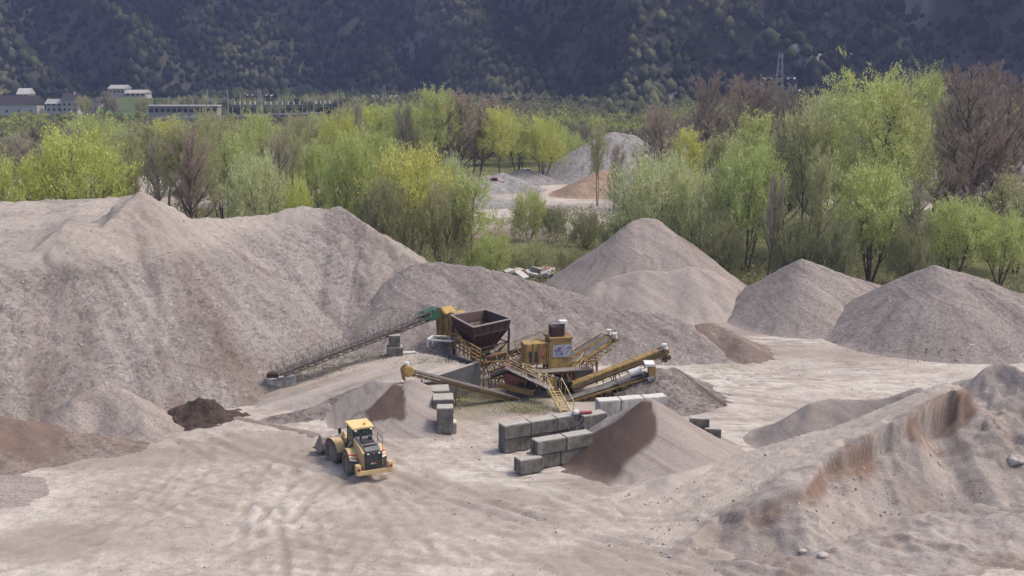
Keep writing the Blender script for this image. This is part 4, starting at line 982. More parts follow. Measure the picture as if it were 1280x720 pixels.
# crowded steelwork round the screen
for (x0, x1, y_, z0_, z1_) in ((-6.0, -2.6, 1.2, 0, 3.2), (2.2, 5.2, 2.2, 0, 2.4)):
    b = MB()
    for xx in (x0, x1): b.beam(sp(xx, y_, z0_), sp(xx, y_, z1_), .14)
    b.beam(sp(x0, y_, z1_), sp(x1, y_, z1_), .14).beam(sp(x0, y_, z0_ + .3), sp(x1, y_, z1_ - .2), .08).beam(sp(x1, y_, z0_ + .3), sp(x0, y_, z1_ - .2), .08).beam(sp(x0, y_, z1_ * .5), sp(x1, y_, z1_ * .5), .1)
    b.build('support_frame', 'yellow_dk', S)
MB().box(sp(3.3, 1.2, 1.55), (2.0, 1.3, .9), rs).build('engine_box', 'steel_dk', S, bevel=.04)
MB().box(sp(3.2, .2, 1.0), (2.6, .5, .5), rs @ Matrix.Rotation(-.12, 3, 'Y')).build('side_tank', 'concrete_lt', S, bevel=.05)
MB().tube(sp(-3.3, .9, 2.5), sp(-5.4, 1.2, 1.9), .28, 12).build('pipe', 'steel_dk', S)
MB().box(sp(-.2, -1.0, 1.2), (.9, .5, 1.5), rs).build('control_cabinet', 'yellow_dk', S)
for k_ in range(4):
    b = MB(); pts = [sp(-3 + k_ * 1.4 + 1.2 * t, -.9 + .2 * k_, 2.5 - 1.5 * math.sin(PI * t) * (.5 + .2 * k_)) for t in np.linspace(0, 1, 9)]
    for p, q in zip(pts[:-1], pts[1:]): b.beam(p, q, .06)
    b.build('hose', 'ldr_black', S)

# salmon bin
bp = W(645, 471, 99.5); Bn = wthing('red_bin', (bp.x, bp.y, 0), 'faded salmon red tub-shaped bin lying under the walkway left of the screening machine', 'bin')
b = MB(); X = Vector((.93, -.25, -.27)).normalized(); Zv = Vector((.2, -.25, .95)).normalized(); Yv = Zv.cross(X).normalized(); Zv = X.cross(Yv)
prof = [(-1.25, .55), (1.15, .5), (1.2, .1), (.8, -.55), (.35, -.8), (-.35, -.8), (-.9, -.35)]
b.prism([bp + X * x + Zv * z - Yv * .8 for x, z in prof], Yv * 1.6); b.build('tub', 'salmon', Bn, bevel=.04)
MB().beam(bp + X * -1.3 + Zv * .6 - Yv * .85, bp + X * 1.2 + Zv * .55 - Yv * .85, .1).beam(bp + X * -1.3 + Zv * .6 + Yv * .85, bp + X * 1.2 + Zv * .55 + Yv * .85, .1).build('lip', 'rust', Bn)
b = MB()
for dx in (-.7, .7): b.beam(bp + X * dx - Zv * .3, (bp.x + dx * 1.1, bp.y, 0), .12)
b.build('stand', 'rust', Bn)
# tangle of thin steel behind it
tg = wthing('steel_trestle', W(612, 488, 101.5), 'spindly rusty steel trestle under the feed conveyor, beside the dark retaining wall', 'trestle'); tg['_w'] = tuple(tg.location)
b = MB(); rr = random.Random(3)
for i in range(9):
    x = 606 + i * 4.2; b.beam(W(x, 462 - i * .8, 101.5), W(x + rr.uniform(-6, 6), 490, 101), .055)
    b.beam(W(x, 466, 101.5), W(x + 8, 486, 101), .045)
b.build('struts', 'rust', tg)

# ------------------------------------------------------------------ concrete blocks
BG = 'large grey concrete blocks stacked as bay walls'
def run(px, py, z, n, labels, **kw):
    c = None
    for i in range(n): c = block(labels[i], px + i, py, z, P=c, **kw)
run(631, 549.5, 1.12, 3, ['lower left end block of the long two-high wall', 'second bottom block of the two-high wall, counted from the left', 'third bottom block of the two-high wall, counted from the left'], group=BG, size=(2.3, 1.15, 1.15))
run(631, 533.5, 2.24, 3, ['stained left end block on top of the two-high wall, under a pale plank', 'clean-faced block on top of the two-high wall, right of the one with the plank', 'third top block of the two-high wall, the pale prunings in front of it'], group=BG, size=(2.32, 1.15, 1.08))
cA = G(631, 533.5, 2.25); a = R(27); X = Vector((math.cos(a), math.sin(a), 0))
Pq = cA + X * 7.25 + Vector((-.15, -.75, 0))
c = block('squat grey block with a pale top just left of the tall white block', 3, 3, 2.2, P=Pq, group=BG, size=(2.2, 1.2, 2.2)); 
pl = MB(); q = cA + X * .35 + Vector((.1, .15, .03)); pl.beam(q, q + Vector((1.3, .9, .0)), .14, .05); tag(pl.build('plank', 'concrete_lt'), 'pale plank lying across the left end block', 'plank')
c = block('tall white-faced concrete block left of the sand cone tip', 5, 5, 0, P=G(749, 502, 2.8), ang=14, size=(1.9, 1.1, 2.8), m='concrete_lt')
c = block('second tall pale block, hidden at its right by the sand cone', 6, 5, 0, P=c, ang=14, size=(2.0, 1.1, 2.8), m='concrete_lt')
c = block('third tall pale block in the row, mostly behind the sand cone tip', 7, 5, 0, P=c, ang=14, size=(2.0, 1.1, 2.75), m='concrete_lt')
# front row
c = block('low broken block at the near left corner of the front row', 651, 576.5, 1.1, group=BG, size=(1.9, 1.15, 1.1))
c = block('mossy pale-topped block leading the front row, stained below', 672, 553, 2.15, group=BG, size=(2.5, 1.1, 1.05))
block('next pale-topped block in the front row, half under sand', 9, 9, 2.15, P=c, group=BG, size=(2.3, 1.1, 1.05))
cB = G(672, 553, 2.15)
block('bottom course block under the mossy pale-topped one', 11, 9, 2.15, P=cB + Vector((-.35, -.05, -1.1)), group=BG, size=(2.4, 1.1, 1.05))
block('second bottom course block of the front row, half under sand', 12, 9, 2.15, P=cB + Vector((-.35, -.05, -1.1)) + X * 2.45, group=BG, size=(2.3, 1.1, 1.05))
b = MB(); q = G(662, 567, 1.15); b.beam(q, q + Vector((.5, .1, .95)), .12, .06).beam(q + Vector((.25, -.1, 0)), q + Vector((.45, .25, .9)), .1, .05)
tag(b.build('plank', 'bark_lt'), 'two short weathered boards leaning on the mossy front block', 'boards')
# right of the cone
block('grey block end showing behind the right flank of the sand cone', 862, 523, 1.7, size=(1.6, 1.0, 1.7), ang=-8)
block('low grey block furthest right, beyond the sand cone', 881, 536, 1.0, size=(1.3, 1.0, 1.0), ang=-8)
# the stepped row right of the double-topped pile (runs towards the camera)
rowl = ['far top block of the stepped wall beside the double-topped pile', 'second top block of the stepped wall beside the double-topped pile, hollow on top', 'third top block of the stepped wall, with a pale top', 'dark weathered top block at the near end of the stepped wall']
P4 = [G(528, 479, 2.6), G(536, 489, 2.5), G(541, 500, 2.3), G(546, 511, 2.3)]
for i, (p, l) in enumerate(zip(P4, rowl)): block(l, 20 + i, 9, 2, P=p, group=BG, size=((1.75, 2.0, 1.3) if i < 3 else (1.35, 1.3, 2.1)), ang=5, m='concrete')
block('pale block at the very foot of the stepped wall, its near end', 31, 9, 1, P=G(551, 529, .95), group=BG, size=(1.3, 1.0, .95), ang=5, m='concrete_lt')
# red plastic and white sack on the wall
q = G(727, 518, 2.3); b = MB(); b.box(q + Vector((.3, .3, .08)), (1.1, .4, .14), rz(.15)).box(q + Vector((-.6, .2, .08)), (.3, .3, .16), rz(.4))
tag(b.build('red_crate', 'red', bevel=.05), 'crushed red plastic crate lying on the wall of blocks', 'crate')
MB_ = MB().box(q + Vector((-.45, .0, .18)), (.5, .4, .35), rz(.3)); tag(MB_.build('white_sack', 'white', bevel=.12), 'small white sack beside the red crate', 'sack')
b = MB(); rr = random.Random(2); q = G(718, 541, 1.3)
for i in range(9): b.beam(q + Vector((rr.uniform(-.2, .2), 0, 0)), q + Vector((rr.uniform(-.8, .8), rr.uniform(-.3, .3), rr.uniform(.7, 1.6))), .05)
tag(b.build('dry_branches', 'rust_rim'), 'pale dry branches propped against the block wall', 'branches')
# rubble heap behind the ridge
rr = random.Random(11); cols = ['concrete_lt', 'salmon', 'white', 'concrete', 'concrete_lt', simple('pinkish slab', (.38, .22, .20), .8)]
adj = ['pale slab', 'pink slab', 'white slab', 'grey slab', 'cream slab', 'dull red slab']
for i in range(16):
    px = 636 + i * 3.7 + rr.uniform(-1.5, 1.5); py = 339 + rr.uniform(-5, 5); p = G(px, py, .9 + rr.random() * .6)
    m = cols[i % 6]; b = MB(); s = (rr.uniform(1.2, 2.4), rr.uniform(.8, 1.4), rr.uniform(.35, .6))
    b.box((0, 0, 0), s); o = b.build('rubble_slab', m, None, bevel=.06); o.location = p; o.rotation_euler = (rr.uniform(-.5, .5), rr.uniform(-.4, .4), rr.uniform(0, 3))
    tag(o, 'broken slabs tipped in a small heap behind the long gravel ridge', 'slab', 'broken slabs in the rubble heap')

# ------------------------------------------------------------------ wheel loader
lr = G(461, 593, 0); HR = R(90 + 24)
LD = empty('wheel_loader', (0, 0, 0), 'yellow wheel loader with a dusty bucket, seen from behind on the yard floor', 'wheel loader')
rear = (-11.85, 81.7)
# place: rear-left contact at G(437,592); rear axle centre is 1.1 m to the right
rl = G(438, 590, 0); fwd = Vector((math.cos(HR), math.sin(HR), 0)); rgt = Vector((fwd.y, -fwd.x, 0))
LD.location = rl + rgt * 1.12; LD.location.z = gh(rl.x, rl.y) + .02; LD.rotation_euler = (0, 0, HR)     # local +x forward, +y left
def lp(b, name, m, bevel=0, label=None, parent=None, each=False):
    if each: return b.each(name, m, LD)
    return b.build(name, m, parent or LD, bevel=bevel, label=label)
RR = .92
def wheel(x, y, art=None):
    s = 1 if y > 0 else -1
    prof = [(.46, .10), (.55, .30), (.72, .35), (.86, .33), (.92, .24), (.92, -.24), (.86, -.33), (.72, -.35), (.55, -.30), (.46, -.1)]
    w = empty('wheel', (x, y, RR), None, None); w.parent = LD
    if art is not None: w.rotation_euler = (0, 0, art)
    b = MB(); b.ring((0, 0, 0), (0, 1, 0), prof, 40)
    for i in range(22):
        t = 2 * PI * i / 22
        for sgn in (-1, 1):
            m = Matrix.Rotation(-t, 3, 'Y'); b.box(m @ Vector((0, sgn * .16, .93)), (.12, .32, .075), m @ Matrix.Rotation(sgn * .45, 3, 'Z'))
    tw = b.build('tyre', 'tyre', None); tw.parent = w
    b = MB(); b.ring((0, 0, 0), (0, s, 0), [(0, .16), (.12, .16), (.16, .08), (.34, .06), (.40, .20), (.46, .24), (.46, -.2), (0, -.2)], 28)
    for i in range(8): t = 2 * PI * i / 8; b.tube((math.cos(t) * .24, s * .06, math.sin(t) * .24), (math.cos(t) * .24, s * .11, math.sin(t) * .24), .03, 6)
    r_ = b.build('rim', 'rim', None); r_.parent = w
    return w
ART = R(14)      # articulation of the front frame
piv = Vector((1.65, 0, 0)); ma = rz(ART)
def fr(x, y, z): return piv + ma @ (Vector((x, y, z)) - piv)
for y in (-1.16, 1.16): wheel(0, y)
for y in (-1.16, 1.16): q = fr(3.3, y, 0); wheel(q.x, q.y, ART)
# rear body
lp(MB().prism([(-2.35, -.62, .85), (1.5, -.62, .85), (1.5, -.62, 1.35), (-2.35, -.62, 1.35)], (0, 1.24, 0)), 'rear_frame', 'ldr', .02)
lp(MB().prism([(-2.3, -.74, 1.2), (.7, -.74, 1.2), (.7, -.74, 2.5), (.3, -.74, 2.62), (-1.7, -.70, 2.42), (-2.2, -.70, 2.25)], (0, 1.48, 0)), 'engine_cover', 'ldr', .03)
hood = lp(MB().prism([(-2.25, -.55, 2.32), (-1.7, -.6, 2.46), (.25, -.62, 2.66), (.25, .62, 2.66), (-1.7, .6, 2.46), (-2.25, .55, 2.32)], (0, 0, .09)), 'hood', 'ldr_grey', .02)
lp(MB().box((-.75, 0, 2.67), (.7, .95, .07), Matrix.Rotation(-.1, 3, 'Y')).box((-1.55, 0, 2.585), (.18, 1.0, .05), Matrix.Rotation(-.1, 3, 'Y')), 'hood_vent', 'ldr_black', each=True)
# rear grille with louvres
g = MB().prism([(-2.28, -.68, 1.02), (-2.28, .68, 1.02), (-2.24, .66, 2.30), (-2.24, -.66, 2.30)], (-.14, 0, 0)); gg = lp(g, 'grille', 'ldr_black', .03)
b = MB()
for i in range(9): b.box((-2.42 + i * .0035, 0, 1.16 + i * .125), (.05, 1.2, .045), Matrix.Rotation(.4, 3, 'Y'))
lp(b, 'louvre', 'ldr_black', each=True)
b = MB(); b.prism([(-2.47, -.02, 1.46), (-2.47, -.16, 1.46), (-2.47, -.09, 1.60)], (-.012, 0, 0)); lp(b, 'badge', 'orange_lamp')
b = MB().box((-2.475, .13, 1.5), (.014, .05, .09)).box((-2.475, .06, 1.5), (.014, .04, .09)).box((-2.475, .21, 1.5), (.014, .05, .09)); lp(b, 'badge_letter', 'white', each=True)
for y in (-.42, .42): lp(MB().box((-2.40, y, 2.22), (.1, .14, .09)), 'work_light', 'white_lamp')
lp(MB().box((-2.42, 0, 2.24), (.1, .16, .07)), 'camera_box', 'steel')
# counterweight / bumper
lp(MB().prism([(-2.62, -1.33, .72), (-2.62, 1.33, .72), (-2.2, 1.33, .62), (-2.2, -1.33, .62)], (0, 0, .34)), 'bumper', 'ldr', .04)
for s in (-1, 1):
    lp(MB().prism([(-2.66, s * 1.02, .78), (-2.66, s * 1.38, .78), (-2.62, s * 1.38, 1.50), (-2.62, s * 1.02, 1.50)], (.5, 0, 0)), 'corner_weight', 'ldr', .04)
    lp(MB().tube((-2.68, s * 1.2, 1.2), (-2.60, s * 1.2, 1.2), .11, 14), 'tail_lamp', simple('red lens', (.35, .03, .03), .3))
    # fender
    arc = [(math.cos(t) * 1.10, .88 + math.sin(t) * 1.10) for t in np.linspace(R(35), R(148), 12)]
    b = MB(); vs = []
    for x, z in arc: vs += [(x, s * .76, z), (x, s * 1.42, z), (x * .965, s * 1.42, .88 + (z - .88) * .965), (x * .965, s * .76, .88 + (z - .88) * .965)]
    fs = []
    for i in range(11):
        a_ = i * 4; fs += [(a_, a_ + 1, a_ + 5, a_ + 4), (a_ + 1, a_ + 2, a_ + 6, a_ + 5), (a_ + 2, a_ + 3, a_ + 7, a_ + 6), (a_ + 3, a_, a_ + 4, a_ + 7)]
    lp(b.add(vs, fs + [(0, 1, 2, 3), (44, 45, 46, 47)]), 'fender', 'ldr')
    # hazard chevrons on the fender
    x0, x1 = -1.02, -.62
    for k in range(4):
        b = MB(); t0 = .10 + k * .17; t1 = t0 + .17
        P_ = lambda t, y: (x0 - .03 + (x1 - x0) * t * 1.0, y, 1.18 + .62 * t)
        b.add([Vector(P_(t0, s * .84)) , Vector(P_(t1, s * .84)), Vector(P_(min(1, t1 + .18), s * 1.40)), Vector(P_(t0 + .18, s * 1.40))], [(0, 1, 2, 3)])
        b2 = MB(); n0 = len(b.v); b2.add(b.v + [Vector(v) + Vector((-.03, 0, .03)) for v in b.v], [(0, 1, 2, 3), (7, 6, 5, 4), (0, 4, 5, 1), (1, 5, 6, 2), (2, 6, 7, 3), (3, 7, 4, 0)])
        lp(b2, 'hazard_stripe', 'stripe_red' if k % 2 else 'white')
# side platform, steps
for s in (-1, 1):
    lp(MB().box((.95, s * 1.0, 1.35), (1.1, .55, .3)), 'side_box', 'ldr', .03)
    lp(MB().box((1.35, s * 1.05, .95), (.4, .4, .06)).box((1.35, s * 1.05, .6), (.4, .4, .06)).beam((1.16, s * 1.25, .55), (1.16, s * 1.25, 1.5), .04).beam((1.54, s * 1.25, .55), (1.54, s * 1.25, 1.5), .04), 'steps', 'ldr_black')
    hr = MB(); hr.beam((-1.6, s * .95, 2.1), (-1.6, s * .95, 3.05), .035).beam((-.3, s * .95, 2.1), (-.3, s * .95, 3.05), .035) if s < 0 else hr.beam((.55, s * 1.15, 1.5), (.55, s * 1.15, 2.4), .035)
    if s < 0: hr.beam((-1.6, s * .95, 3.05), (-.3, s * .95, 3.05), .035); hr.beam((-1.6, s * .95, 2.6), (-.3, s * .95, 2.6), .03); hr.beam((-1.6, s * .95, 2.1), (-1.6, s * .72, 2.1), .03); hr.beam((-.3, s * .95, 2.1), (-.3, s * .72, 2.1), .03)
    lp(hr, 'handrail', 'ldr_black')
# cab
cx0, cx1, cy, cz0, cz1 = .38, 1.95, .74, 1.5, 3.28
lp(MB().box(((cx0 + cx1) / 2, 0, 1.55), (cx1 - cx0, cy * 2, .3)).box((cx0 + .04, 0, 2.2), (.06, cy * 1.2, 1.1)), 'cab_base', 'ldr_black', .02)
b = MB()
for x in (cx0, cx1):
    for y in (-cy, cy): b.beam((x, y, 1.6), (x + (.04 if x == cx0 else -.08), y * .95, cz1), .09)
for y in (-cy, cy): b.beam(((cx0 + cx1) / 2 - .1, y, 1.6), ((cx0 + cx1) / 2 - .1, y * .95, cz1), .06)
for z in (1.72, cz1):
    b.beam((cx0, -cy, z), (cx0, cy, z), .08).beam((cx1, -cy, z), (cx1, cy, z), .08)
    for y in (-cy, cy): b.beam((cx0, y, z), (cx1, y, z), .08)
lp(b, 'cab_frame', 'ldr_black')
gm = M['glass']
for nm, vs in (('rear_window', [(cx0 - .01, -cy * .92, 1.9), (cx0 - .01, cy * .92, 1.9), (cx0 + .03, cy * .88, 3.2), (cx0 + .03, -cy * .88, 3.2)]),
               ('windscreen', [(cx1, -cy * .92, 1.8), (cx1, cy * .92, 1.8), (cx1 - .08, cy * .88, 3.2), (cx1 - .08, -cy * .88, 3.2)])):
    lp(MB().prism(vs, (.02, 0, 0)), nm, gm)
for y in (-cy, cy): lp(MB().prism([(cx0 + .06, y * 1.0, 1.8), (cx1 - .08, y * 1.0, 1.8), (cx1 - .12, y * .95, 3.2), (cx0 + .08, y * .95, 3.2)], (0, .02, 0)), 'side_window', gm)
lp(MB().prism([(cx0 - .22, -.86, 3.30), (cx1 + .18, -.86, 3.30), (cx1 + .18, .86, 3.30), (cx0 - .22, .86, 3.30)], (0, 0, .17)), 'cab_roof', 'ldr_roof', .05)
lp(MB().tube((cx0 + .25, -.25, 3.47), (cx0 + .25, -.25, 3.63), .09, 12), 'beacon', 'orange_lamp')
for y in (-.6, .6): lp(MB().box((cx0 - .25, y, 3.24), (.08, .18, .1)), 'work_light', 'white_lamp')
lp(MB().box((1.05, 0, 1.95), (.55, .55, .25)).box((.82, 0, 2.4), (.15, .52, .75)).box((.84, 0, 2.88), (.12, .28, .2)), 'seat', 'seat', .03)
# driver
dm = bpy.data.materials.new('driver clothing'); dm.use_nodes = True; dm.node_tree.nodes['Principled BSDF'].inputs['Base Color'].default_value = (.03, .05, .06, 1)
def skin_body(name, verts, edges, radii, m, parent=None):
    me = bpy.data.meshes.new(name); me.from_pydata(verts, edges, []); o = bpy.data.objects.new(name, me); COL.objects.link(o)
    md = o.modifiers.new('skin', 'SKIN'); md.use_smooth_shade = True
    for v, r_ in zip(me.skin_vertices[0].data, radii): v.radius = (r_, r_)
    me.skin_vertices[0].data[0].use_root = True
    s2 = o.modifiers.new('sub', 'SUBSURF'); s2.levels = 1; s2.render_levels = 2
    me.materials.append(m); 
    if parent: o.parent = parent
    return o
vs = [(.95, 0, 2.12), (.97, 0, 2.4), (.98, 0, 2.68), (1.0, 0, 2.8), (1.02, 0, 2.93), (1.03, 0, 3.02), (1.0, .19, 2.66), (1.15, .25, 2.42), (1.40, .13, 2.42), (1.5, .1, 2.45), (1.0, -.19, 2.66), (1.15, -.25, 2.42), (1.40, -.13, 2.42), (1.5, -.1, 2.45),
      (1.05, .1, 2.10), (1.42, .14, 2.12), (1.5, .14, 1.76), (1.05, -.1, 2.10), (1.42, -.14, 2.12), (1.5, -.14, 1.76)]
es = [(0, 1), (1, 2), (2, 3), (3, 4), (4, 5), (2, 6), (6, 7), (7, 8), (8, 9), (2, 10), (10, 11), (11, 12), (12, 13), (0, 14), (14, 15), (15, 16), (0, 17), (17, 18), (18, 19)]
rd = [.15, .15, .14, .055, .095, .085, .07, .05, .04, .035, .07, .05, .04, .035, .09, .07, .05, .09, .07, .05]
def matv():
    m, nt, bb = newmat('driver'); tc = nd(nt, 'ShaderNodeTexCoord'); se = nd(nt, 'ShaderNodeSeparateXYZ'); nt.links.new(tc.outputs['Object'], se.inputs[0])
    f_ = ramp(nt, math_(nt, 'SUBTRACT', se.outputs['Z'], 2.3), [(.50, (.03, .05, .06)), (.52, (.35, .2, .14))]); nt.links.new(f_, bb.inputs['Base Color']); return m
dr = skin_body('person', vs, es, rd, matv()); dr.location = LD.location; dr.rotation_euler = LD.rotation_euler
tag(dr, 'driver in dark clothes sitting in the cab of the yellow wheel loader', 'person')
lp(MB().beam((1.75, 0, 1.7), (1.55, 0, 2.4), .07).ring((1.53, 0, 2.45), (-.35, 0, .9), [(.17, -.015), (.2, -.015), (.2, .015), (.17, .015), (.17, -.015)], 20), 'steering_wheel', 'seat')
for s in (-1, 1): lp(MB().beam((cx1 - .1, s * .8, 3.0), (cx1 + .1, s * 1.25, 2.95), .04).box((cx1 + .1, s * 1.3, 2.75), (.07, .22, .42)), 'mirror', 'ldr_black')
lp(MB().beam((.5, .8, 2.3), (1.2, 1.15, 1.5), .05).tube((cx1 + .2, 1.35, 2.35), (cx1 + .3, 1.75, 2.38), .09, 10), 'side_arm', 'white')
lp(MB().tube((-.35, .35, 2.6), (-.35, .35, 3.15), .075, 12).tube((-.6, -.3, 2.6), (-.6, -.3, 2.95), .14, 12), 'exhaust', 'ldr_black', each=True)
# front frame
b = MB(); P8_ = [fr(x, y, z) for x, y, z in ((1.75, -.42, .75), (3.9, -.42, .75), (3.9, -.42, 1.5), (2.8, -.42, 1.95), (1.95, -.42, 1.5))]
lp(b.prism(P8_, ma @ Vector((0, .84, 0))), 'front_frame', 'ldr', .02)
for s in (-1, 1):
    arc = [(3.3 + math.cos(t) * 1.10, .88 + math.sin(t) * 1.10) for t in np.linspace(R(35), R(170), 12)]; vs = []
    for x, z in arc: x2 = 3.3 + (x - 3.3) * .96; z2 = .84 + (z - .84) * .96; vs += [fr(x, s * .74, z), fr(x, s * 1.46, z), fr(x2, s * 1.46, z2), fr(x2, s * .74, z2)]
    fs = []
    for i in range(11):
        a_ = i * 4; fs += [(a_, a_ + 1, a_ + 5, a_ + 4), (a_ + 1, a_ + 2, a_ + 6, a_ + 5), (a_ + 2, a_ + 3, a_ + 7, a_ + 6), (a_ + 3, a_, a_ + 4, a_ + 7)]
    lp(MB().add(vs, fs + [(0, 1, 2, 3), (44, 45, 46, 47)]), 'fender', 'ldr')
    lp(MB().prism([fr(x, s * .42, z) for x, z in ((2.4, 1.95), (2.75, 2.1), (3.9, 1.35), (4.75, .75), (4.7, .35), (4.4, .45), (3.7, .95), (2.5, 1.6))], ma @ Vector((0, s * .16, 0))), 'lift_arm', 'ldr')
    lp(MB().tube(fr(2.2, s * .38, 1.0), fr(3.2, s * .38, 1.25), .08, 10).tube(fr(3.2, s * .38, 1.25), fr(3.9, s * .38, 1.15), .045, 8), 'hydraulic_cylinder', 'steel')
    lp(MB().box(fr(3.5, s * 1.1, 2.0), (.16, .22, .18), ma), 'headlight', 'white_lamp')
lp(MB().prism([fr(x, -.09, z) for x, z in ((3.3, 1.75), (3.6, 2.1), (3.85, 2.05), (4.0, 1.1), (3.8, 1.0))], ma @ Vector((0, .18, 0))), 'bell_crank', 'ldr')
# bucket: curved shell 2.95 m wide
prof = [(5.95, .50), (5.2, .30), (4.85, .36), (4.60, .66), (4.55, 1.15), (4.68, 1.62), (4.95, 1.85)]
bw = 1.5; vs = []
for y in (-bw, bw):
    for x, z in prof: vs.append(fr(x, y, z))
for y in (-bw + .05, bw - .05):
    for x, z in prof: vs.append(fr(x + .06, y, z + .05))
n7 = 7; fs = [(i, i + 1, n7 + i + 1, n7 + i) for i in range(6)] + [(14 + i, 14 + i + 1, 21 + i + 1, 21 + i) for i in range(6)]
fs += [(0, 7, 21, 14), (6, 13, 27, 20)]
bk = MB().add(vs, fs); 
for s in (-1, 1): bk.prism([fr(x, s * bw, z) for x, z in prof], ma @ Vector((0, -s * .06, 0)))
for y in (-.9, -.3, .3, .9): bk.prism([fr(x, y, z) for x, z in ((4.80, .36), (4.50, .66), (4.45, 1.15), (4.64, 1.6))], ma @ Vector((0, .06, 0)))
lp(bk, 'bucket', 'bucket')
b = MB()
for i in range(8): b.prism([fr(5.85, -1.4 + i * .4, .46), fr(6.2, -1.36 + i * .4, .5), fr(5.85, -1.32 + i * .4, .57)], ma @ Vector((0, .12, .0)))
lp(b, 'bucket_tooth', 'steel_dk', each=True)
# sand load
nx = 14; vs = []; fs = []
for i in range(nx + 1):
    for j in range(7):
        y = -1.4 + 2.8 * i / nx; x = 4.75 + j / 6 * 1.05; z = .55 + .6 * (1 - (j / 6)) + .28 * math.sin(PI * i / nx) * math.sin(PI * (j + .6) / 7.5) + .05 * random.random(); vs.append(fr(x, y, z))
for i in range(nx):
    for j in range(6): a_ = i * 7 + j; fs.append((a_, a_ + 7, a_ + 8, a_ + 1))
# ------------------------------------------------------------------ trees
def rot_vec(d, ang, az):
    a = d.orthogonal().normalized(); b = d.cross(a); ax = a * math.cos(az) + b * math.sin(az)
    return (d * math.cos(ang) + ax.cross(d).normalized() * math.sin(ang)).normalized()
def grow(seed, P):
    """returns list of segments (p0,p1,r0,r1,level) in a unit-ish tree of height ~ P['H']"""
    rn = random.Random(seed); segs = []; tips = []
    H = P['H']
    def branch(p, d, L, r, lv, frac0):
        n = P['seg'][lv]; pts = [p]; rs = [r]
        dd = d.copy()
        for i in range(n):
            dd = (dd + Vector((rn.uniform(-1, 1), rn.uniform(-1, 1), rn.uniform(-1, 1))) * P['wob'][lv] + Vector((0, 0, P['up'][lv]))).normalized()
            p = p + dd * L / n; pts.append(p); rs.append(r * (1 - (i + 1) / n * (.72 if lv < 2 else .85)))
        for i in range(n): segs.append((pts[i], pts[i + 1], rs[i], rs[i + 1], lv))
        if lv >= P['levels'] - 1:
            tips.append((pts, dd)); return
        if lv >= 1: tips.append((pts[len(pts) // 2:], dd))
        m = P['kids'][lv]
        for k in range(m):
            t = P['start'][lv] + (1 - P['start'][lv]) * (k + rn.random()) / m
            f = min(t * n, n - 1e-3); i = int(f); q = pts[i].lerp(pts[i + 1], f - i)
            bd = (pts[i + 1] - pts[i]).normalized()
            ang = R(rn.uniform(*P['ang'][lv])); az = k * 2.4 + rn.uniform(-.5, .5)
            ll = L * P['len'][lv] * (1 - P['tap'] * t if lv == 0 else 1 - .45 * t) * rn.uniform(.75, 1.2)
            branch(q, rot_vec(bd, ang, az), ll, max(rs[i] * .62, .012), lv + 1, t)
    for s in range(P['stems']):
        az = 2 * PI * s / max(1, P['stems']) + rn.uniform(-.4, .4); lean = P['lean'] * rn.uniform(.6, 1.2) if P['stems'] > 1 else P['lean'] * rn.uniform(0, .6)
        d = Vector((math.cos(az) * math.sin(lean), math.sin(az) * math.sin(lean), math.cos(lean)))
        branch(Vector((math.cos(az), math.sin(az), 0)) * (.25 if P['stems'] > 1 else 0), d, H * P['trunk'] * rn.uniform(.85, 1.05), P['r'] * (.75 if P['stems'] > 1 else 1), 0, 0)
    return segs, tips
def wood_mesh(name, segs, minlv=0, maxlv=9, m='bark', rmin=.02):
    V = []; Fc = []; k = 0
    for p, q, r0, r1, lv in segs:
        if lv < minlv or lv > maxlv: continue
        n = 6 if lv == 0 else (4 if lv == 1 else 3)
        d = (q - p)
        if d.length < 1e-4: continue
        d.normalize(); a = d.orthogonal().normalized(); b = d.cross(a)
        r0 = max(r0, rmin); r1 = max(r1, rmin * .7)
        for e, rr in ((p - d * .02, r0), (q + d * .02, r1)):
            for i in range(n): t = 2 * PI * i / n; V.append(e + a * math.cos(t) * rr + b * math.sin(t) * rr)
        for i in range(n): j = (i + 1) % n; Fc.append((k + i, k + j, k + n + j, k + n + i))
        k += 2 * n
    return np.array([tuple(v) for v in V]), np.array(Fc)
def dome_tips(P, seed):      # leafy sprays filling a rounded crown: clumps of short upward twigs
    r = np.random.default_rng(seed + 900); out = []; H, Wd = P['H'], P['W']; z0 = P.get('z0', .2) * H; n = P.get('clumps', 90)
    for i in range(n):
        a = r.uniform(0, 2 * PI); u = r.random(); zz = z0 + (H * .97 - z0) * (u ** .8)
        t = (zz - z0) / (H - z0); prof = math.sqrt(max(0, 1 - (max(t, .0) * 2 * .5 - .33) ** 2 / (.70 ** 2))) if P.get('round', 1) else (1 - t) ** .5 * .9 + .1
        lump = .78 + .3 * float(vnoise(np.array([a * 1.3 + seed]), np.array([zz * .35]), seed)[0])
        rad = Wd / 2 * prof * lump * (r.random() ** .38); c = Vector((math.cos(a) * rad, math.sin(a) * rad, zz)); s = P.get('cs', .8) * r.uniform(.6, 1.3)
        for k in range(9):
            p = c + Vector((r.normal(0, s * .7), r.normal(0, s * .7), r.normal(0, s * 1.35))); d = Vector((math.cos(a) * .45 + r.normal(0, .25), math.sin(a) * .45 + r.normal(0, .25), .9)).normalized(); L = r.uniform(.7, 1.7)
            out.append(([p, p + d * L * .5, p + d * L], d))
    return out
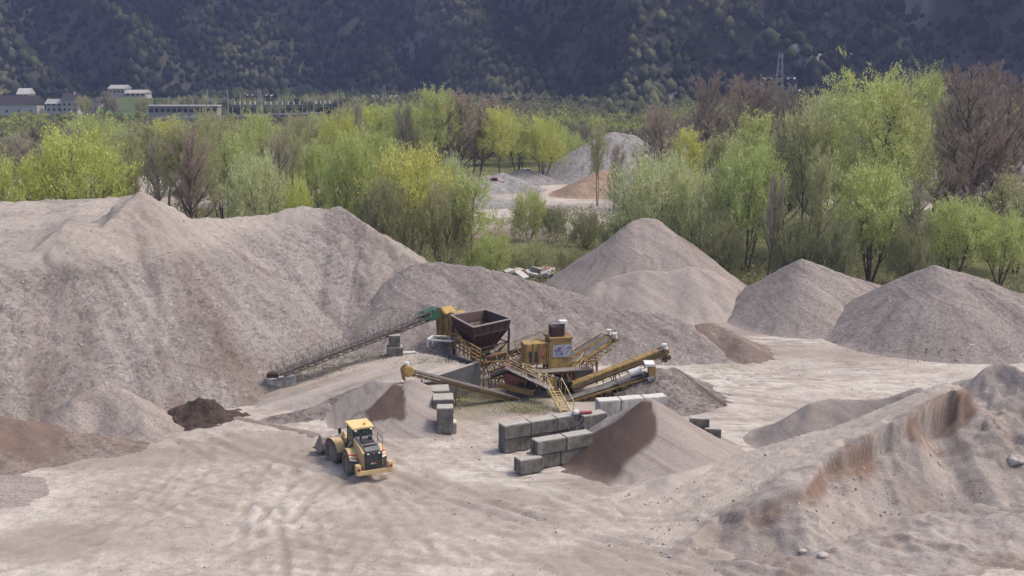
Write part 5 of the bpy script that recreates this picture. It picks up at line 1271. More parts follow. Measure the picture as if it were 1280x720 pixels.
def leaves(tips, n_total, size, spread, seed, aspect=2.9, up=.3):
    r = np.random.default_rng(seed); A = []; B = []
    for pts, d in tips:
        for i in range(len(pts) - 1): A.append(pts[i]); B.append(pts[i + 1])
    A = np.array([tuple(a) for a in A]); B = np.array([tuple(b) for b in B]); L = np.linalg.norm(B - A, axis=1); w = L / L.sum()
    i = r.choice(len(A), n_total, p=w); t = r.random((n_total, 1)); P = A[i] + (B[i] - A[i]) * t + r.normal(0, spread, (n_total, 3))
    D = (B[i] - A[i]) / (L[i][:, None] + 1e-6); D = D + r.normal(0, .42, (n_total, 3)); D[:, 2] += .75; D /= np.linalg.norm(D, axis=1)[:, None]
    S = r.normal(0, 1, (n_total, 3)); S = S - (S * D).sum(1)[:, None] * D; S /= np.linalg.norm(S, axis=1)[:, None]
    ln = size * r.uniform(.5, 1.3, (n_total, 1)); wd_ = ln / aspect
    V = np.stack([P - D * ln / 2, P + S * wd_ / 2, P + D * ln / 2, P - S * wd_ / 2], 1).reshape(-1, 3)
    Fc = np.arange(n_total * 4).reshape(-1, 4); lv = np.repeat(r.random(n_total), 4)
    return V, Fc, lv
BASE = dict(H=1, levels=4)
KINDS = {
 # round multi-stem willow with feathery upward twigs
 'willow': dict(H=15, W=12, stems=4, lean=R(24), trunk=.62, r=.26, levels=4, seg=(4, 4, 3, 2), wob=(.08, .14, .2, .25), up=(.08, .12, .10, .12), kids=(8, 6, 5), start=(.25, .2, .15), ang=((22, 55), (22, 50), (20, 50)), len=(.62, .55, .5), tap=.35, n=23000, size=.36, spread=.17, clumps=110, z0=.34, cs=.7),
 'bush': dict(H=10, W=12, stems=7, lean=R(30), trunk=.62, r=.14, levels=4, seg=(3, 3, 3, 2), wob=(.08, .14, .2, .25), up=(.05, .14, .12, .12), kids=(6, 5, 5), start=(.1, .15, .15), ang=((20, 50), (22, 50), (20, 45)), len=(.6, .55, .5), tap=.3, n=22000, size=.34, spread=.16, clumps=110, z0=.10, cs=.75),
 'tall': dict(H=24, W=12, stems=1, lean=R(5), trunk=.88, r=.34, levels=4, seg=(6, 4, 3, 2), wob=(.05, .12, .2, .25), up=(.05, .16, .12, .1), kids=(22, 6, 5), start=(.22, .2, .15), ang=((28, 60), (22, 50), (20, 50)), len=(.36, .5, .5), tap=.55, n=34000, size=.32, spread=.2, clumps=120, z0=.34, cs=.9),
 'slim': dict(H=18, W=7, stems=1, lean=R(6), trunk=.88, r=.22, levels=4, seg=(6, 4, 3, 2), wob=(.06, .14, .2, .25), up=(.05, .2, .12, .1), kids=(16, 5, 4), start=(.35, .2, .15), ang=((25, 50), (22, 50), (20, 50)), len=(.26, .55, .5), tap=.4, n=12000, size=.36, spread=.18, clumps=56, z0=.42, cs=.65),
 'open': dict(H=18, W=9, stems=2, lean=R(10), trunk=.85, r=.24, levels=4, seg=(6, 4, 3, 2), wob=(.07, .15, .2, .25), up=(.05, .2, .12, .1), kids=(11, 5, 4), start=(.4, .2, .15), ang=((25, 50), (22, 50), (20, 50)), len=(.36, .55, .5), tap=.4, n=10000, size=.38, spread=.2, clumps=34, z0=.42, cs=.8),
 'bare': dict(H=24, W=13, stems=1, lean=R(6), trunk=.86, r=.40, levels=5, seg=(6, 5, 4, 3, 2), wob=(.05, .10, .14, .16, .16), up=(.05, .22, .24, .24, .22), kids=(22, 9, 7, 8), start=(.25, .15, .12, .1), ang=((18, 42), (16, 36), (14, 34), (12, 32)), len=(.42, .52, .52, .6), tap=.45, n=0),
}
PROTO = {}
def proto(kind, variant, leafm, wood='bark'):
    key = (kind, variant, leafm)
    if key in PROTO: return PROTO[key]
    P = KINDS[kind]; sk = (kind, variant)
    if sk not in PROTO:
        segs, tips = grow(variant * 101 + sum(map(ord, kind)), P)
        # normalise to the envelope
        allp = np.array([tuple(s[1]) for s in segs]); zt = np.percentile(allp[:, 2], 99.7); rx = np.percentile(np.hypot(allp[:, 0] - allp[:, 0].mean() * 0, allp[:, 1]), 97)
        kz = P['H'] / zt; kx = P['W'] / 2 / rx
        f = lambda v: Vector((v.x * kx, v.y * kx, v.z * kz))
        segs = [(f(a), f(b), r0, r1, lv) for a, b, r0, r1, lv in segs]; tips = [([f(p) for p in pts], d) for pts, d in tips]
        PROTO[sk] = (segs, tips)
    segs, tips = PROTO[sk]; tw = None
    wk = (kind, variant, 'wood', wood)
    if wk not in PROTO:
        V, Fc = wood_mesh('trunk', segs, 0, 2 if kind != 'bare' else 2, rmin=.028); me = np_mesh('trunk', V, Fc); me.materials.append(M[wood]); PROTO[wk] = me
    if kind == 'bare':
        V, Fc = wood_mesh('twigs', segs, 3, 9, rmin=.017); cm = np_mesh('crown', V, Fc, False); cm.materials.append(M[leafm])
        add_attr(cm, 'lv', np.zeros(len(V)))
    else:
        V, Fc, lv = leaves(tips + dome_tips(P, variant), P['n'], P['size'], P['spread'], variant * 7 + 1)
        # a few thin twigs among the leaves
        V2, F2 = wood_mesh('tw', [s for s in segs if s[4] == 3], 3, 9, rmin=.014)
        cm = np_mesh('crown', V, Fc, False); add_attr(cm, 'lv', lv); cm.materials.append(M[leafm])
    PROTO[key] = (PROTO[wk], cm)
    return PROTO[key]
TREES = []
def tree(px, top, Y, kind, leafm, wpx, label, variant=None, wood='bark', name=None, base=0.0, group=None, cat='tree'):
    variant = (int(px * 3 + top) % 3) if variant is None else variant
    wm, cm = proto(kind, variant, leafm, wood); P = KINDS[kind]
    tp = W(px, top, Y); x = tp.x; H = tp.z - base; wd2 = wpx / F * math.hypot(Y, 30)
    o = bpy.data.objects.new(name or {'bare': 'bare_tree', 'bush': 'willow_bush', 'willow': 'willow_tree'}.get(kind, 'poplar_tree'), None); COL.objects.link(o)
    o.location = (x, Y, base + (gh(x, Y) if base == 0 else 0) - .05); o.rotation_euler = (0, 0, random.uniform(0, 6.28)); s = wd2 / P['W'] * (1.0 if kind != 'bare' else 1.05); o.scale = (s, s, H / P['H'])
    for nm, me in (('trunk', wm), ('crown', cm)):
        c = bpy.data.objects.new(nm, me); COL.objects.link(c); c.parent = o
    TREES.append((px, o, label, kind, group)); tag(o, label, cat, group)
    return o
Yl, Fg, Ol, Pa, Bu = 'lf_yellow', 'lf_fresh', 'lf_olive', 'lf_pale', 'lf_bush'
TR, TG = 'twig_red', 'twig_grey'
# (px, top, Y, kind, foliage, width px, label)
T_ = [
 (128, 112, 628, 'bare', TG, 26, 'tall grey bare tree beside the terrace meadow'),
 (104, 122, 626, 'willow', Ol, 22, 'olive tree between the white gabled house and the meadow'),
 (142, 120, 624, 'bare', TG, 22, 'small bare tree in front of the meadow'),
 (178, 122, 622, 'willow', Ol, 20, 'small olive tree at the right corner of the meadow'),
 (30, 140, 610, 'bush', Bu, 34, 'dark bush below the long white house'),
 (30, 168, 232, 'bare', TG, 60, 'bushy grey bare tree behind the low yellow-green willow'),
 (92, 158, 240, 'bare', TG, 56, 'grey bare tree directly behind the crown of the round yellow willow'),
 (338, 160, 180, 'bare', TG, 50, 'bare tree with forked limbs right of the whitish budding tree'),
 (450, 128, 275, 'bare', TG, 40, 'slender bare tree in the left part of the far tall row'),
 (512, 128, 276, 'bare', TG, 36, 'slender bare tree in the middle of the far tall row'),
 (980, 118, 175, 'bare', TG, 60, 'slim bare tree between the drooping willow and the long-trunked olive tree'),
 (1110, 90, 190, 'bare', TG, 70, 'bare tree poking above the right shoulder of the tallest leafy crown'),
 (18, 208, 166, 'willow', Yl, 88, 'low yellow-green willow cut by the left edge, behind the stockpile'),
 (97, 173, 172, 'willow', Yl, 128, 'big round bright yellow-green willow behind the left stockpile'),
 (148, 188, 182, 'bush', Ol, 60, 'olive bush tucked behind the right side of the round yellow willow'),
 (12, 165, 245, 'bare', TG, 70, 'grey bare tree at the left edge below the white long house'),
 (45, 180, 240, 'bare', TG, 60, 'grey bare tree just left above the round yellow willow'),
 (72, 160, 262, 'bare', TG, 60, 'small grey bare tree under the gabled white house'),
 (118, 152, 250, 'willow', Fg, 90, 'soft green willow rising behind the round yellow willow'),
 (150, 165, 225, 'slim', Fg, 45, 'slim green tree right of the round yellow willow'),
 (172, 160, 212, 'open', Ol, 55, 'open olive tree with bare dark stems right of the round yellow willow'),
 (190, 166, 206, 'bare', TG, 50, 'small bare grey-brown tree with water showing behind its stems'),
 (205, 152, 235, 'slim', Yl, 55, 'yellowish slim tree behind the thin bare stems'),
 (236, 158, 182, 'tall', Ol, 85, 'broad olive-brown tree behind the tip of the left stockpile'),
 (232, 156, 176, 'bare', TR, 60, 'bare brownish tree standing in the broad olive one behind the stockpile tip'),
 (272, 152, 200, 'willow', Ol, 80, 'olive green willow between the broad olive tree and the whitish flowering one'),
 (262, 150, 260, 'willow', Ol, 70, 'rounded olive treetop below the low concrete building'),
 (300, 168, 190, 'open', Fg, 70, 'thin green tree with forked dark limbs below the substation'),
 (318, 200, 164, 'willow', Pa, 80, 'whitish budding tree with pale tufts, right of centre behind the left stockpile'),
 (322, 150, 240, 'willow', Fg, 70, 'mid green treetop right below the substation masts'),
 (352, 170, 195, 'willow', Ol, 75, 'olive willow with a dark forked trunk, between the pale tree and the slim tree'),
 (372, 232, 158, 'bush', Yl, 42, 'small yellow-green bush peeping over the dip of the stockpile crest'),
 (375, 150, 270, 'willow', Ol, 70, 'olive treetop below the right end of the substation'),
 (398, 186, 186, 'slim', Fg, 48, 'slim green tree with a straight dark trunk above the second hump of the stockpile'),
 (402, 148, 300, 'willow', Fg, 60, 'pale green treetop right of the substation'),
 (425, 153, 222, 'willow', Yl, 70, 'golden domed willow above the second hump of the stockpile'),
 (440, 178, 178, 'willow', Fg, 80, 'fresh green willow right of the golden dome'),
 (470, 174, 184, 'willow', Fg, 75, 'upright fresh green willow left of the big yellow-olive dome'),
 (515, 193, 166, 'willow', Yl, 125, 'large yellow-olive domed willow above the right shoulder of the left stockpile'),
 (480, 235, 156, 'bush', Bu, 70, 'dark green bush at the foot of the large yellow-olive dome'),
 (555, 240, 158, 'bush', Ol, 75, 'olive bush right of the large yellow-olive dome'),
 (588, 226, 158, 'open', Fg, 70, 'thin see-through green tree at the right end of the near left group'),
 (565, 205, 190, 'bush', Pa, 40, 'small whitish flowering bush above the near left group'),
 (432, 137, 300, 'willow', Ol, 55, 'dull olive treetop at the left of the far tall row'),
 (462, 138, 290, 'slim', Yl, 45, 'yellow tree at the left of the far tall row'),
 (484, 137, 292, 'slim', Fg, 45, 'green tree left of middle in the far tall row, second of the leafy ones'),
 (502, 135, 285, 'slim', Fg, 42, 'green tree with dark double stem in the far tall row'),
 (522, 137, 290, 'slim', Fg, 45, 'green tree in the far tall row just left of the tallest one'),
 (545, 117, 278, 'slim', Fg, 48, 'tallest green tree of the far tall row'),
 (562, 124, 282, 'slim', Ol, 40, 'olive tree right beside the tallest one of the far row'),
 (578, 111, 280, 'bare', TR, 62, 'tall bare reddish tree with a straight dark trunk in the far row'),
 (600, 118, 284, 'bare', TR, 58, 'second tall bare reddish tree in the far row, right of the first'),
 (590, 150, 286, 'slim', Fg, 40, 'green tree between the two bare reddish trees of the far row'),
 (625, 141, 280, 'slim', Yl, 46, 'yellow-green tree with two dark trunks at the right end of the far tall row'),
 (648, 150, 292, 'willow', Fg, 50, 'round green tree right of the far tall row'),
 (680, 153, 288, 'willow', Yl, 58, 'round yellow-green tree left of the distant gravel mound'),
 (698, 164, 300, 'willow', Fg, 46, 'green tree touching the left flank of the distant gravel mound'),
 (716, 170, 312, 'willow', Fg, 34, 'small green treetop at the back of the left flank of the distant mound'),
 (748, 156, 238, 'open', Ol, 28, 'thin tree with a small olive tuft in front of the distant mound'),
 (768, 175, 225, 'bare', TR, 28, 'bare leaning tree in front of the distant mound'),
 (806, 180, 232, 'bare', TG, 34, 'bare grey tree before the right flank of the distant mound'),
 (838, 128, 232, 'bare', TR, 64, 'dark bare tree rising right of the distant mound'),
 (662, 244, 190, 'bush', Fg, 50, 'fresh green bush in front of the distant yard'),
 (694, 262, 190, 'bush', Bu, 34, 'dark green bush right of the fresh one in front of the yard'),
 (732, 272, 182, 'bush', Bu, 50, 'dark green bush left of the pale bushy willow'),
 (772, 285, 166, 'bush', Bu, 44, 'dark bush at the left foot of the pale bushy willow'),
 (712, 312, 160, 'bush', Ol, 44, 'low green bush behind the left slope of the flat-tipped pile'),
 (665, 306, 158, 'bush', Ol, 60, 'low olive bush behind the rubble heap'),
 (615, 296, 156, 'bush', Fg, 60, 'low green bush left behind the rubble heap'),
 (818, 205, 164, 'bush', Pa, 118, 'wide pale green bushy willow behind the flat-tipped pile'),
 (868, 226, 160, 'bush', Pa, 72, 'greyish pale bush right of the wide bushy willow'),
 (1060, 150, 200, 'bare', TG, 60, 'thin grey bare tree left behind the tallest leafy crown'),
 (965, 215, 150, 'bare', TG, 34, 'low bare grey tree at the right foot of the drooping willow'),
 (1030, 205, 150, 'open', Ol, 44, 'sparse olive sapling with a dark stem behind the wide grey pile'),
 (1150, 225, 150, 'bare', TG, 44, 'small bare tree left of the bright green small willow'),
 (1250, 150, 172, 'bare', TR, 90, 'spreading bare reddish tree below the biggest one, at its right'),
 (862, 168, 215, 'slim', Yl, 48, 'yellow-green tufted tree above the greyish pale bush'),
 (885, 88, 245, 'bare', TR, 80, 'leftmost tall reddish bare tree of the right-hand wood'),
 (918, 92, 238, 'bare', TR, 84, 'second tall reddish bare tree of the right-hand wood'),
 (958, 98, 240, 'bare', TG, 84, 'greyish bare tree under the lattice pylon arms'),
 (1000, 104, 236, 'bare', TG, 72, 'greyish bare tree right of the pylon'),
 (946, 150, 196, 'slim', Fg, 58, 'upright fresh green tree top behind the drooping fresh green willow'),
 (938, 185, 160, 'willow', Fg, 96, 'drooping fresh green willow with an arched dark trunk'),
 (905, 175, 185, 'open', Ol, 62, 'thin olive tree left behind the drooping fresh green willow'),
 (985, 160, 182, 'tall', Ol, 60, 'olive tree with slim dark trunks right of the drooping willow'),
 (1012, 140, 166, 'open', Ol, 78, 'tall open olive tree with a long bare dark trunk'),
 (1040, 128, 172, 'tall', Pa, 84, 'pale grey-green tree at the left of the tallest leafy crown'),
 (1085, 98, 170, 'tall', Fg, 150, 'tallest and broadest green crown in the right-hand wood'),
 (1135, 138, 186, 'tall', Ol, 96, 'olive tree at the right shoulder of the tallest leafy crown'),
 (1096, 214, 152, 'willow', Fg, 112, 'bright green willow low in front of the tallest leafy crown'),
 (1050, 285, 146, 'bush', Bu, 62, 'dark green bush behind the wide pile right of centre'),
 (990, 280, 148, 'bush', Bu, 60, 'dark green bush left behind the wide pile right of centre'),
 (905, 285, 152, 'bush', Bu, 56, 'dark green bush in the gap left of the wide pile'),
 (1140, 290, 146, 'bush', Bu, 60, 'dark green bush left of the sharp right-hand peak'),
 (1160, 96, 225, 'tall', Fg, 66, 'green-topped tall tree behind the reddish bare ones at right'),
 (1175, 118, 200, 'bare', TG, 80, 'grey-olive bare tree left of the big reddish bare one'),
 (1228, 77, 172, 'bare', TR, 128, 'biggest reddish bare tree with a forked dark trunk near the right edge'),
 (1185, 190, 166, 'bare', TR, 76, 'low spreading bare tree left of the biggest reddish one'),
 (1288, 82, 196, 'bare', TR, 110, 'reddish bare tree cut by the right edge'),
 (1200, 254, 150, 'willow', Fg, 92, 'bright green small willow above the sharp right-hand peak'),
 (1256, 272, 150, 'willow', Fg, 80, 'second bright green small willow, close to the right edge'),
 (1280, 222, 160, 'open', Ol, 80, 'thin arching tree cut by the right edge'),
]
for t in T_:
    tree(*t, wood='bark')
# further trees left and right of the picture, so the wood carries on
for i in range(26):
    sgn = -1 if i % 2 else 1; px = 640 + sgn * (700 + (i // 2) * 55 + random.uniform(-20, 20)); Yq = random.uniform(155, 230)
    k, l = random.choice([('willow', Yl), ('willow', Fg), ('tall', Ol), ('bare', TR), ('bush', Bu)])
    tree(px, random.uniform(130, 200), Yq, k, l, random.uniform(60, 110), 'tree standing outside the picture beyond its %s edge' % ('left' if sgn < 0 else 'right'), group='trees outside the picture beyond the %s edge' % ('left' if sgn < 0 else 'right'))

# undergrowth: grass tufts and brambles as one mass
def undergrowth():
    r = np.random.default_rng(5); N = 120000
    y = r.uniform(139, 232, N); x = r.uniform(-.62, .62, N) * y
    dens = np.clip(fbm(x * .09, y * .09, 4, 41) * 2.2 + .65, 0, 1) * sstep(139, 147, y)
    c = G(645, 292, 0); dens = dens * sstep(.7, 1.1, np.sqrt(((x - c.x) / 12) ** 2 + ((y - c.y) / 12) ** 2)) 
    k = r.random(N) < dens; x, y = x[k], y[k]; n = len(x)
    hh = (.5 + 2.3 * np.clip(fbm(x * .15, y * .15, 3, 43) + .25, 0, 1)) * np.where(y > 150, 1.0, .7)
    P = np.stack([x, y, r.random(n) * hh], 1)
    D = r.normal(0, .5, (n, 3)); D[:, 2] = np.abs(D[:, 2]) + .7; D /= np.linalg.norm(D, axis=1)[:, None]
    S = r.normal(0, 1, (n, 3)); S -= (S * D).sum(1)[:, None] * D; S /= np.linalg.norm(S, axis=1)[:, None]
    ln = r.uniform(.25, .75, (n, 1)); wd_ = ln * .4
    V = np.stack([P - D * ln / 2, P + S * wd_ / 2, P + D * ln / 2, P - S * wd_ / 2], 1).reshape(-1, 3)
    me = np_mesh('undergrowth', V, np.arange(n * 4).reshape(-1, 4), False); add_attr(me, 'lv', np.repeat(r.random(n), 4))
    tag(link('undergrowth', me, M['lf_scrub']), 'grass, brambles and scrub under the trees', None, None, 'stuff')
undergrowth()
def tufts():     # sparse weeds along the lattice conveyor and under the plant
    r = np.random.default_rng(6); Vs = []; n = 0; lv = []
    for (px, py, z, rx, ry, cnt, h) in ((400, 462, 1.4, 5.5, 1.6, 900, .25), (450, 448, 2.0, 4, 1.5, 700, .25), (370, 472, 1.0, 2.5, 1.0, 350, .2), (595, 498, 0, 2.5, 1.2, 900, .35), (660, 515, 0, 2.6, 1.5, 1100, .6), (628, 562, 0, .35, .25, 120, .45), (545, 452, 2.6, 4.5, 1.2, 350, .2), (575, 505, 0, 2, .6, 400, .3)):
        c = G(px, py, z); P = np.stack([c.x + r.normal(0, rx / 2, cnt), c.y + r.normal(0, ry / 2, cnt), z + r.random(cnt) * h], 1)
        D = r.normal(0, .5, (cnt, 3)); D[:, 2] = np.abs(D[:, 2]) + .6; D /= np.linalg.norm(D, axis=1)[:, None]
        S = r.normal(0, 1, (cnt, 3)); S -= (S * D).sum(1)[:, None] * D; S /= np.linalg.norm(S, axis=1)[:, None]; ln = r.uniform(.08, .28, (cnt, 1)); w2 = ln * .35
        Vs.append(np.stack([P - D * ln / 2, P + S * w2 / 2, P + D * ln / 2, P - S * w2 / 2], 1).reshape(-1, 3)); n += cnt
    V = np.concatenate(Vs); me = np_mesh('weeds', V, np.arange(n * 4).reshape(-1, 4), False); add_attr(me, 'lv', np.repeat(r.random(n), 4))
    tag(link('weeds', me, M['lf_scrub']), 'sparse weeds around the plant and the lattice conveyor', None, None, 'stuff')
tufts()

# ------------------------------------------------------------------ mountain
def foot(x):
    return 980 - 330 * sstep(-150, 120, x) + 60 * np.sin(x * .006 + 1) - 120 * sstep(300, 600, x)
SPURS = [(-520, -.5, 60, 40), (-395, -.7, 55, 42), (-300, -.9, 48, 40), (-205, -.6, 60, 40), (-120, -1.0, 55, 44), (-20, -.5, 60, 36), (75, .35, 50, 34), (190, -1.3, 46, 46), (265, -.4, 45, 32), (345, -.9, 50, 44), (450, -.4, 60, 40), (600, .3, 80, 50)]
def spur(x, g):
    s = np.full(np.shape(x), -1.0)
    for x0, k, w_s, A in SPURS:
        u = np.abs(x + fbm(x * .02, g * .02, 3, 88) * 14 - x0 - k * np.clip(g, 0, 400)) / w_s
        s = np.maximum(s, (1 - u) * (A / 40))
    return s          # 1 on a ridge, -1 deep in a gully
def mtn_h(x, y):
    f = foot(x) ; wob = fbm(x * .004, y * .004, 3, 61) * 60 - 34 * np.clip(spur(x, y - f), -1, 1)
    d = y - f - wob
    sp = fbm(x * .0075 + fbm(x * .003, y * .003, 2, 5) * 1.5, y * .0028, 4, 63)
    rid = 1 - np.abs(sp) * 2.2
    g = np.clip(d, 0, None)
    h = .66 * g + rid * np.minimum(g, 150) * .22 + np.clip(spur(x, y - f), -1, 1.2) * np.minimum(g, 90) * .30 + fbm(x * .022, y * .022, 4, 64) * np.minimum(g, 60) * .45
    fl = sstep(-300, -60, d) * 3
    h = np.where(d < 0, fl * 0 - .3 + .004 * (d + 60).clip(-80, 60), h)
    # grassy terrace with houses on the left
    return np.minimum(h, 300 + fbm(x * .01, y * .01, 3, 6) * 30)
def make_mountain():
    xs = np.arange(-1300, 1301, 7.0); ys = np.arange(440, 1560, 7.0); X, Y = np.meshgrid(xs, ys, indexing='ij'); x = X.ravel(); y = Y.ravel(); z = mtn_h(x, y)
    rock = sstep(.42, .55, fbm(x * .012, y * .012, 4, 66)) * sstep(5, 20, z)
    c = W(112, 72, 1010); rock = np.maximum(rock, 1 - sstep(6, 18, np.hypot(x - c.x, (y - c.y) * .5)))
    for (px, py, Yy, rr_) in ((1020, 85, 720, 14), (835, 105, 700, 10), (640, 85, 900, 10), (1000, 75, 715, 10)):
        c = W(px, py, Yy); rock = np.maximum(rock, (1 - sstep(rr_ * .5, rr_ * 1.3, np.hypot(x - c.x, (y - c.y) * .5))))
    V = np.stack([x, y, z], 1); me = np_mesh('hillside', V, grid_faces(len(xs), len(ys))); add_attr(me, 'rock', rock)
    m, nt, b = newmat('forest floor and rock'); b.inputs['Roughness'].default_value = 1
    v = coords(nt); n = noise(nt, v, .05, 6, .7)
    c1 = ramp(nt, n, [(.3, (.028, .032, .018)), (.7, (.075, .068, .045))]); c2 = ramp(nt, noise(nt, v, .12, 6, .75), [(.35, (.06, .055, .05)), (.65, (.26, .245, .24))])
    nt.links.new(mix(nt, attr(nt, 'rock'), c1, c2), b.inputs['Base Color']); bump(nt, b, n, 1, 4)
    tag(link('mountain', me, m), kind='structure')
    return
make_mountain()
def crown_set(n_var, seed, sub=2, rough=.22):
    r = np.random.default_rng(seed); out = []
    bm = bmesh.new(); bmesh.ops.create_icosphere(bm, subdivisions=sub, radius=1); V = np.array([v.co[:] for v in bm.verts]); Fc = np.array([[v.index for v in f.verts] for f in bm.faces]); bm.free()
    for i in range(n_var):
        k = 1 + r.normal(0, rough, len(V)); k = np.clip(k, .5, 1.7); W_ = V * k[:, None]; W_[:, 2] = W_[:, 2] * 1.05 + .25; out.append(W_)
    return out, Fc
def forest(name, X, Y, Z, S, tone, label, m, seed, hk=1.0, sub=2):
    vs, Fc = crown_set(8, seed, sub); r = np.random.default_rng(seed); n = len(X); idx = r.integers(0, 8, n); A = np.array(vs)[idx]
    a = r.uniform(0, 6.28, n); c, s = np.cos(a)[:, None], np.sin(a)[:, None]
    sx = (S * r.uniform(.8, 1.2, n))[:, None]; sz = (S * hk * r.uniform(.8, 1.4, n))[:, None]
    V = np.stack([(A[..., 0] * c - A[..., 1] * s) * sx + X[:, None], (A[..., 0] * s + A[..., 1] * c) * sx + Y[:, None], A[..., 2] * sz + Z[:, None]], -1).reshape(-1, 3)
    Ff = (Fc[None] + (np.arange(n) * A.shape[1])[:, None, None]).reshape(-1, 3)
    me = np_mesh(name, V, Ff, True); add_attr(me, 'tone', np.repeat(tone, A.shape[1])); add_attr(me, 'lv', np.repeat(r.random(n), A.shape[1]) * .6 + r.random(len(V)) * .4)
    o = link(name, me, m); tag(o, label, None, None, 'stuff'); return o
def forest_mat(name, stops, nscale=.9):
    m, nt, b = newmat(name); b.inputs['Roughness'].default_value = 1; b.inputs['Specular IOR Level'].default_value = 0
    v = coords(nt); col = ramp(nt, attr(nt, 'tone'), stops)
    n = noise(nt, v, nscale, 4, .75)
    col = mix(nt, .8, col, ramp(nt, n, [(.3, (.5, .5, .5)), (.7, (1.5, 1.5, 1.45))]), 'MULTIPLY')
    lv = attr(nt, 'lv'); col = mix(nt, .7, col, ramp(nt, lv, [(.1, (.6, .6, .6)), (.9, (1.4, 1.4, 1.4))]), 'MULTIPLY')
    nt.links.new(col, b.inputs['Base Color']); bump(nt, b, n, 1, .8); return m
def mountain_forest():
    r = np.random.default_rng(31); st = 4.4
    xs = np.arange(-640, 640, st); ys = np.arange(600, 1330, st); X, Y = np.meshgrid(xs, ys, indexing='ij'); X = X.ravel() + r.uniform(-2.4, 2.4, X.size); Y = Y.ravel() + r.uniform(-2.4, 2.4, Y.size)
    vis = (np.abs(X) < .49 * Y + 20); Z = mtn_h(X, Y); f = foot(X)
    pX = 640 + X / Y * F; vis &= ((Z > .5) | ((Y > 605) & (pX > 200)) | (Y > 725)) & (Z < 30 + Y * .075) ; X, Y, Z = X[vis], Y[vis], Z[vis]
    rock = sstep(.40, .55, fbm(X * .012, Y * .012, 4, 66)) * 0
    for (px, py, Yy, rr_) in ((112, 72, 1010, 9), (1020, 85, 720, 10), (835, 105, 700, 7), (640, 85, 900, 7)):
        c = W(px, py, Yy); rock = np.maximum(rock, 1 - sstep(rr_ * .6, rr_ * 1.2, np.hypot(X - c.x, (Y - c.y) * .5)))
    keep = r.random(len(X)) > rock * .75; X, Y, Z = X[keep], Y[keep], Z[keep]
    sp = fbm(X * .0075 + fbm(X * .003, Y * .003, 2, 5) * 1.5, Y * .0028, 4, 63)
    ridge_lit = spur(X, Y - foot(X)); tone = np.clip(.22 + fbm(X * .012 + Z * .012, Y * .010, 4, 71) * .95 + np.clip(ridge_lit, -.8, 1) * .42 + .25 * sstep(.1, .5, fbm(X * .03, Y * .03, 3, 75)) + r.normal(0, .10, len(X)), 0, 1)  # painted light and shade: ridges lighter, gullies darker, plus random tone
    S = 1.6 + 3.2 * r.random(len(X)) ** 1.6; 
    print('mountain crowns', len(X))
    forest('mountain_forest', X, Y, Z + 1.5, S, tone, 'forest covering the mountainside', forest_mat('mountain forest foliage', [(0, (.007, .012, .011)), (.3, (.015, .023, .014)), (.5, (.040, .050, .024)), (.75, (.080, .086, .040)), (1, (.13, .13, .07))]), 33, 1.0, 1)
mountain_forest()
def valley_wood():
    r = np.random.default_rng(41); N = 2600
    Y = 322 + (r.random(N) ** .9) * 300; X = r.uniform(-.50, .50, N) * Y; pxx = 640 + X / Y * F
    left = 1 - sstep(400, 470, pxx)
    k = (Y < foot(X) + 20) & (fbm(X * .02, Y * .02, 3, 83) > -.35)
    X, Y, pxx, left = X[k], Y[k], pxx[k], left[k]; n = len(X)
    top = np.where(left > .5, r.uniform(4, 8.5, n) * (1 - .52 * sstep(430, 540, Y)), r.uniform(8, 14, n)) * (1 - .45 * np.exp(-((pxx - 790) / 60) ** 2))
    Rr = top * r.uniform(.32, .5, n); tone = np.clip(.5 + fbm(X * .02, Y * .02, 3, 81) * 1.0 + r.normal(0, .16, n), 0, 1)
    K = 210; tot = n * K; idx = np.repeat(np.arange(n), K)
    cl = r.normal(0, 1, (n, 9, 3)); cl /= np.linalg.norm(cl, axis=2)[..., None]; cl[..., 2] = np.abs(cl[..., 2]) * .9 + .05 * r.normal(0, 1, (n, 9)); cl *= r.uniform(.45, .85, (n, 9, 1))
    q = cl[idx, r.integers(0, 9, tot)] + r.normal(0, .22, (tot, 3))
    P = np.stack([X[idx] + q[:, 0] * Rr[idx], Y[idx] + q[:, 1] * Rr[idx], top[idx] * (.38 + .60 * q[:, 2])], 1); P[:, 2] = np.maximum(P[:, 2], .3)
    D = r.normal(0, .6, (tot, 3)); D[:, 2] += .6; D /= np.linalg.norm(D, axis=1)[:, None]; S = r.normal(0, 1, (tot, 3)); S -= (S * D).sum(1)[:, None] * D; S /= np.linalg.norm(S, axis=1)[:, None]
    ln = r.uniform(.6, 1.5, (tot, 1)); w2 = ln * .55
    V = np.stack([P - D * ln / 2, P + S * w2 / 2, P + D * ln / 2, P - S * w2 / 2], 1).reshape(-1, 3)
    me = np_mesh('valley_wood', V, np.arange(tot * 4).reshape(-1, 4), False); add_attr(me, 'lv', np.repeat(r.random(tot), 4)); add_attr(me, 'tone', np.repeat(tone[idx], 4))
    m = leaf_mat('valley wood foliage', (.2, .2, .05)); nt = m.node_tree; hs = [q for q in nt.nodes if q.type == 'HUE_SAT'][0]
    nt.links.new(ramp(nt, attr(nt, 'tone'), [(0, (.20, .155, .125)), (.25, (.21, .18, .11)), (.5, (.25, .255, .09)), (.75, (.32, .36, .09)), (1, (.40, .41, .08))]), hs.inputs['Color'])
    tag(link('valley_wood', me, m), 'far willow woodland on the valley floor', None, None, 'stuff')
valley_wood()

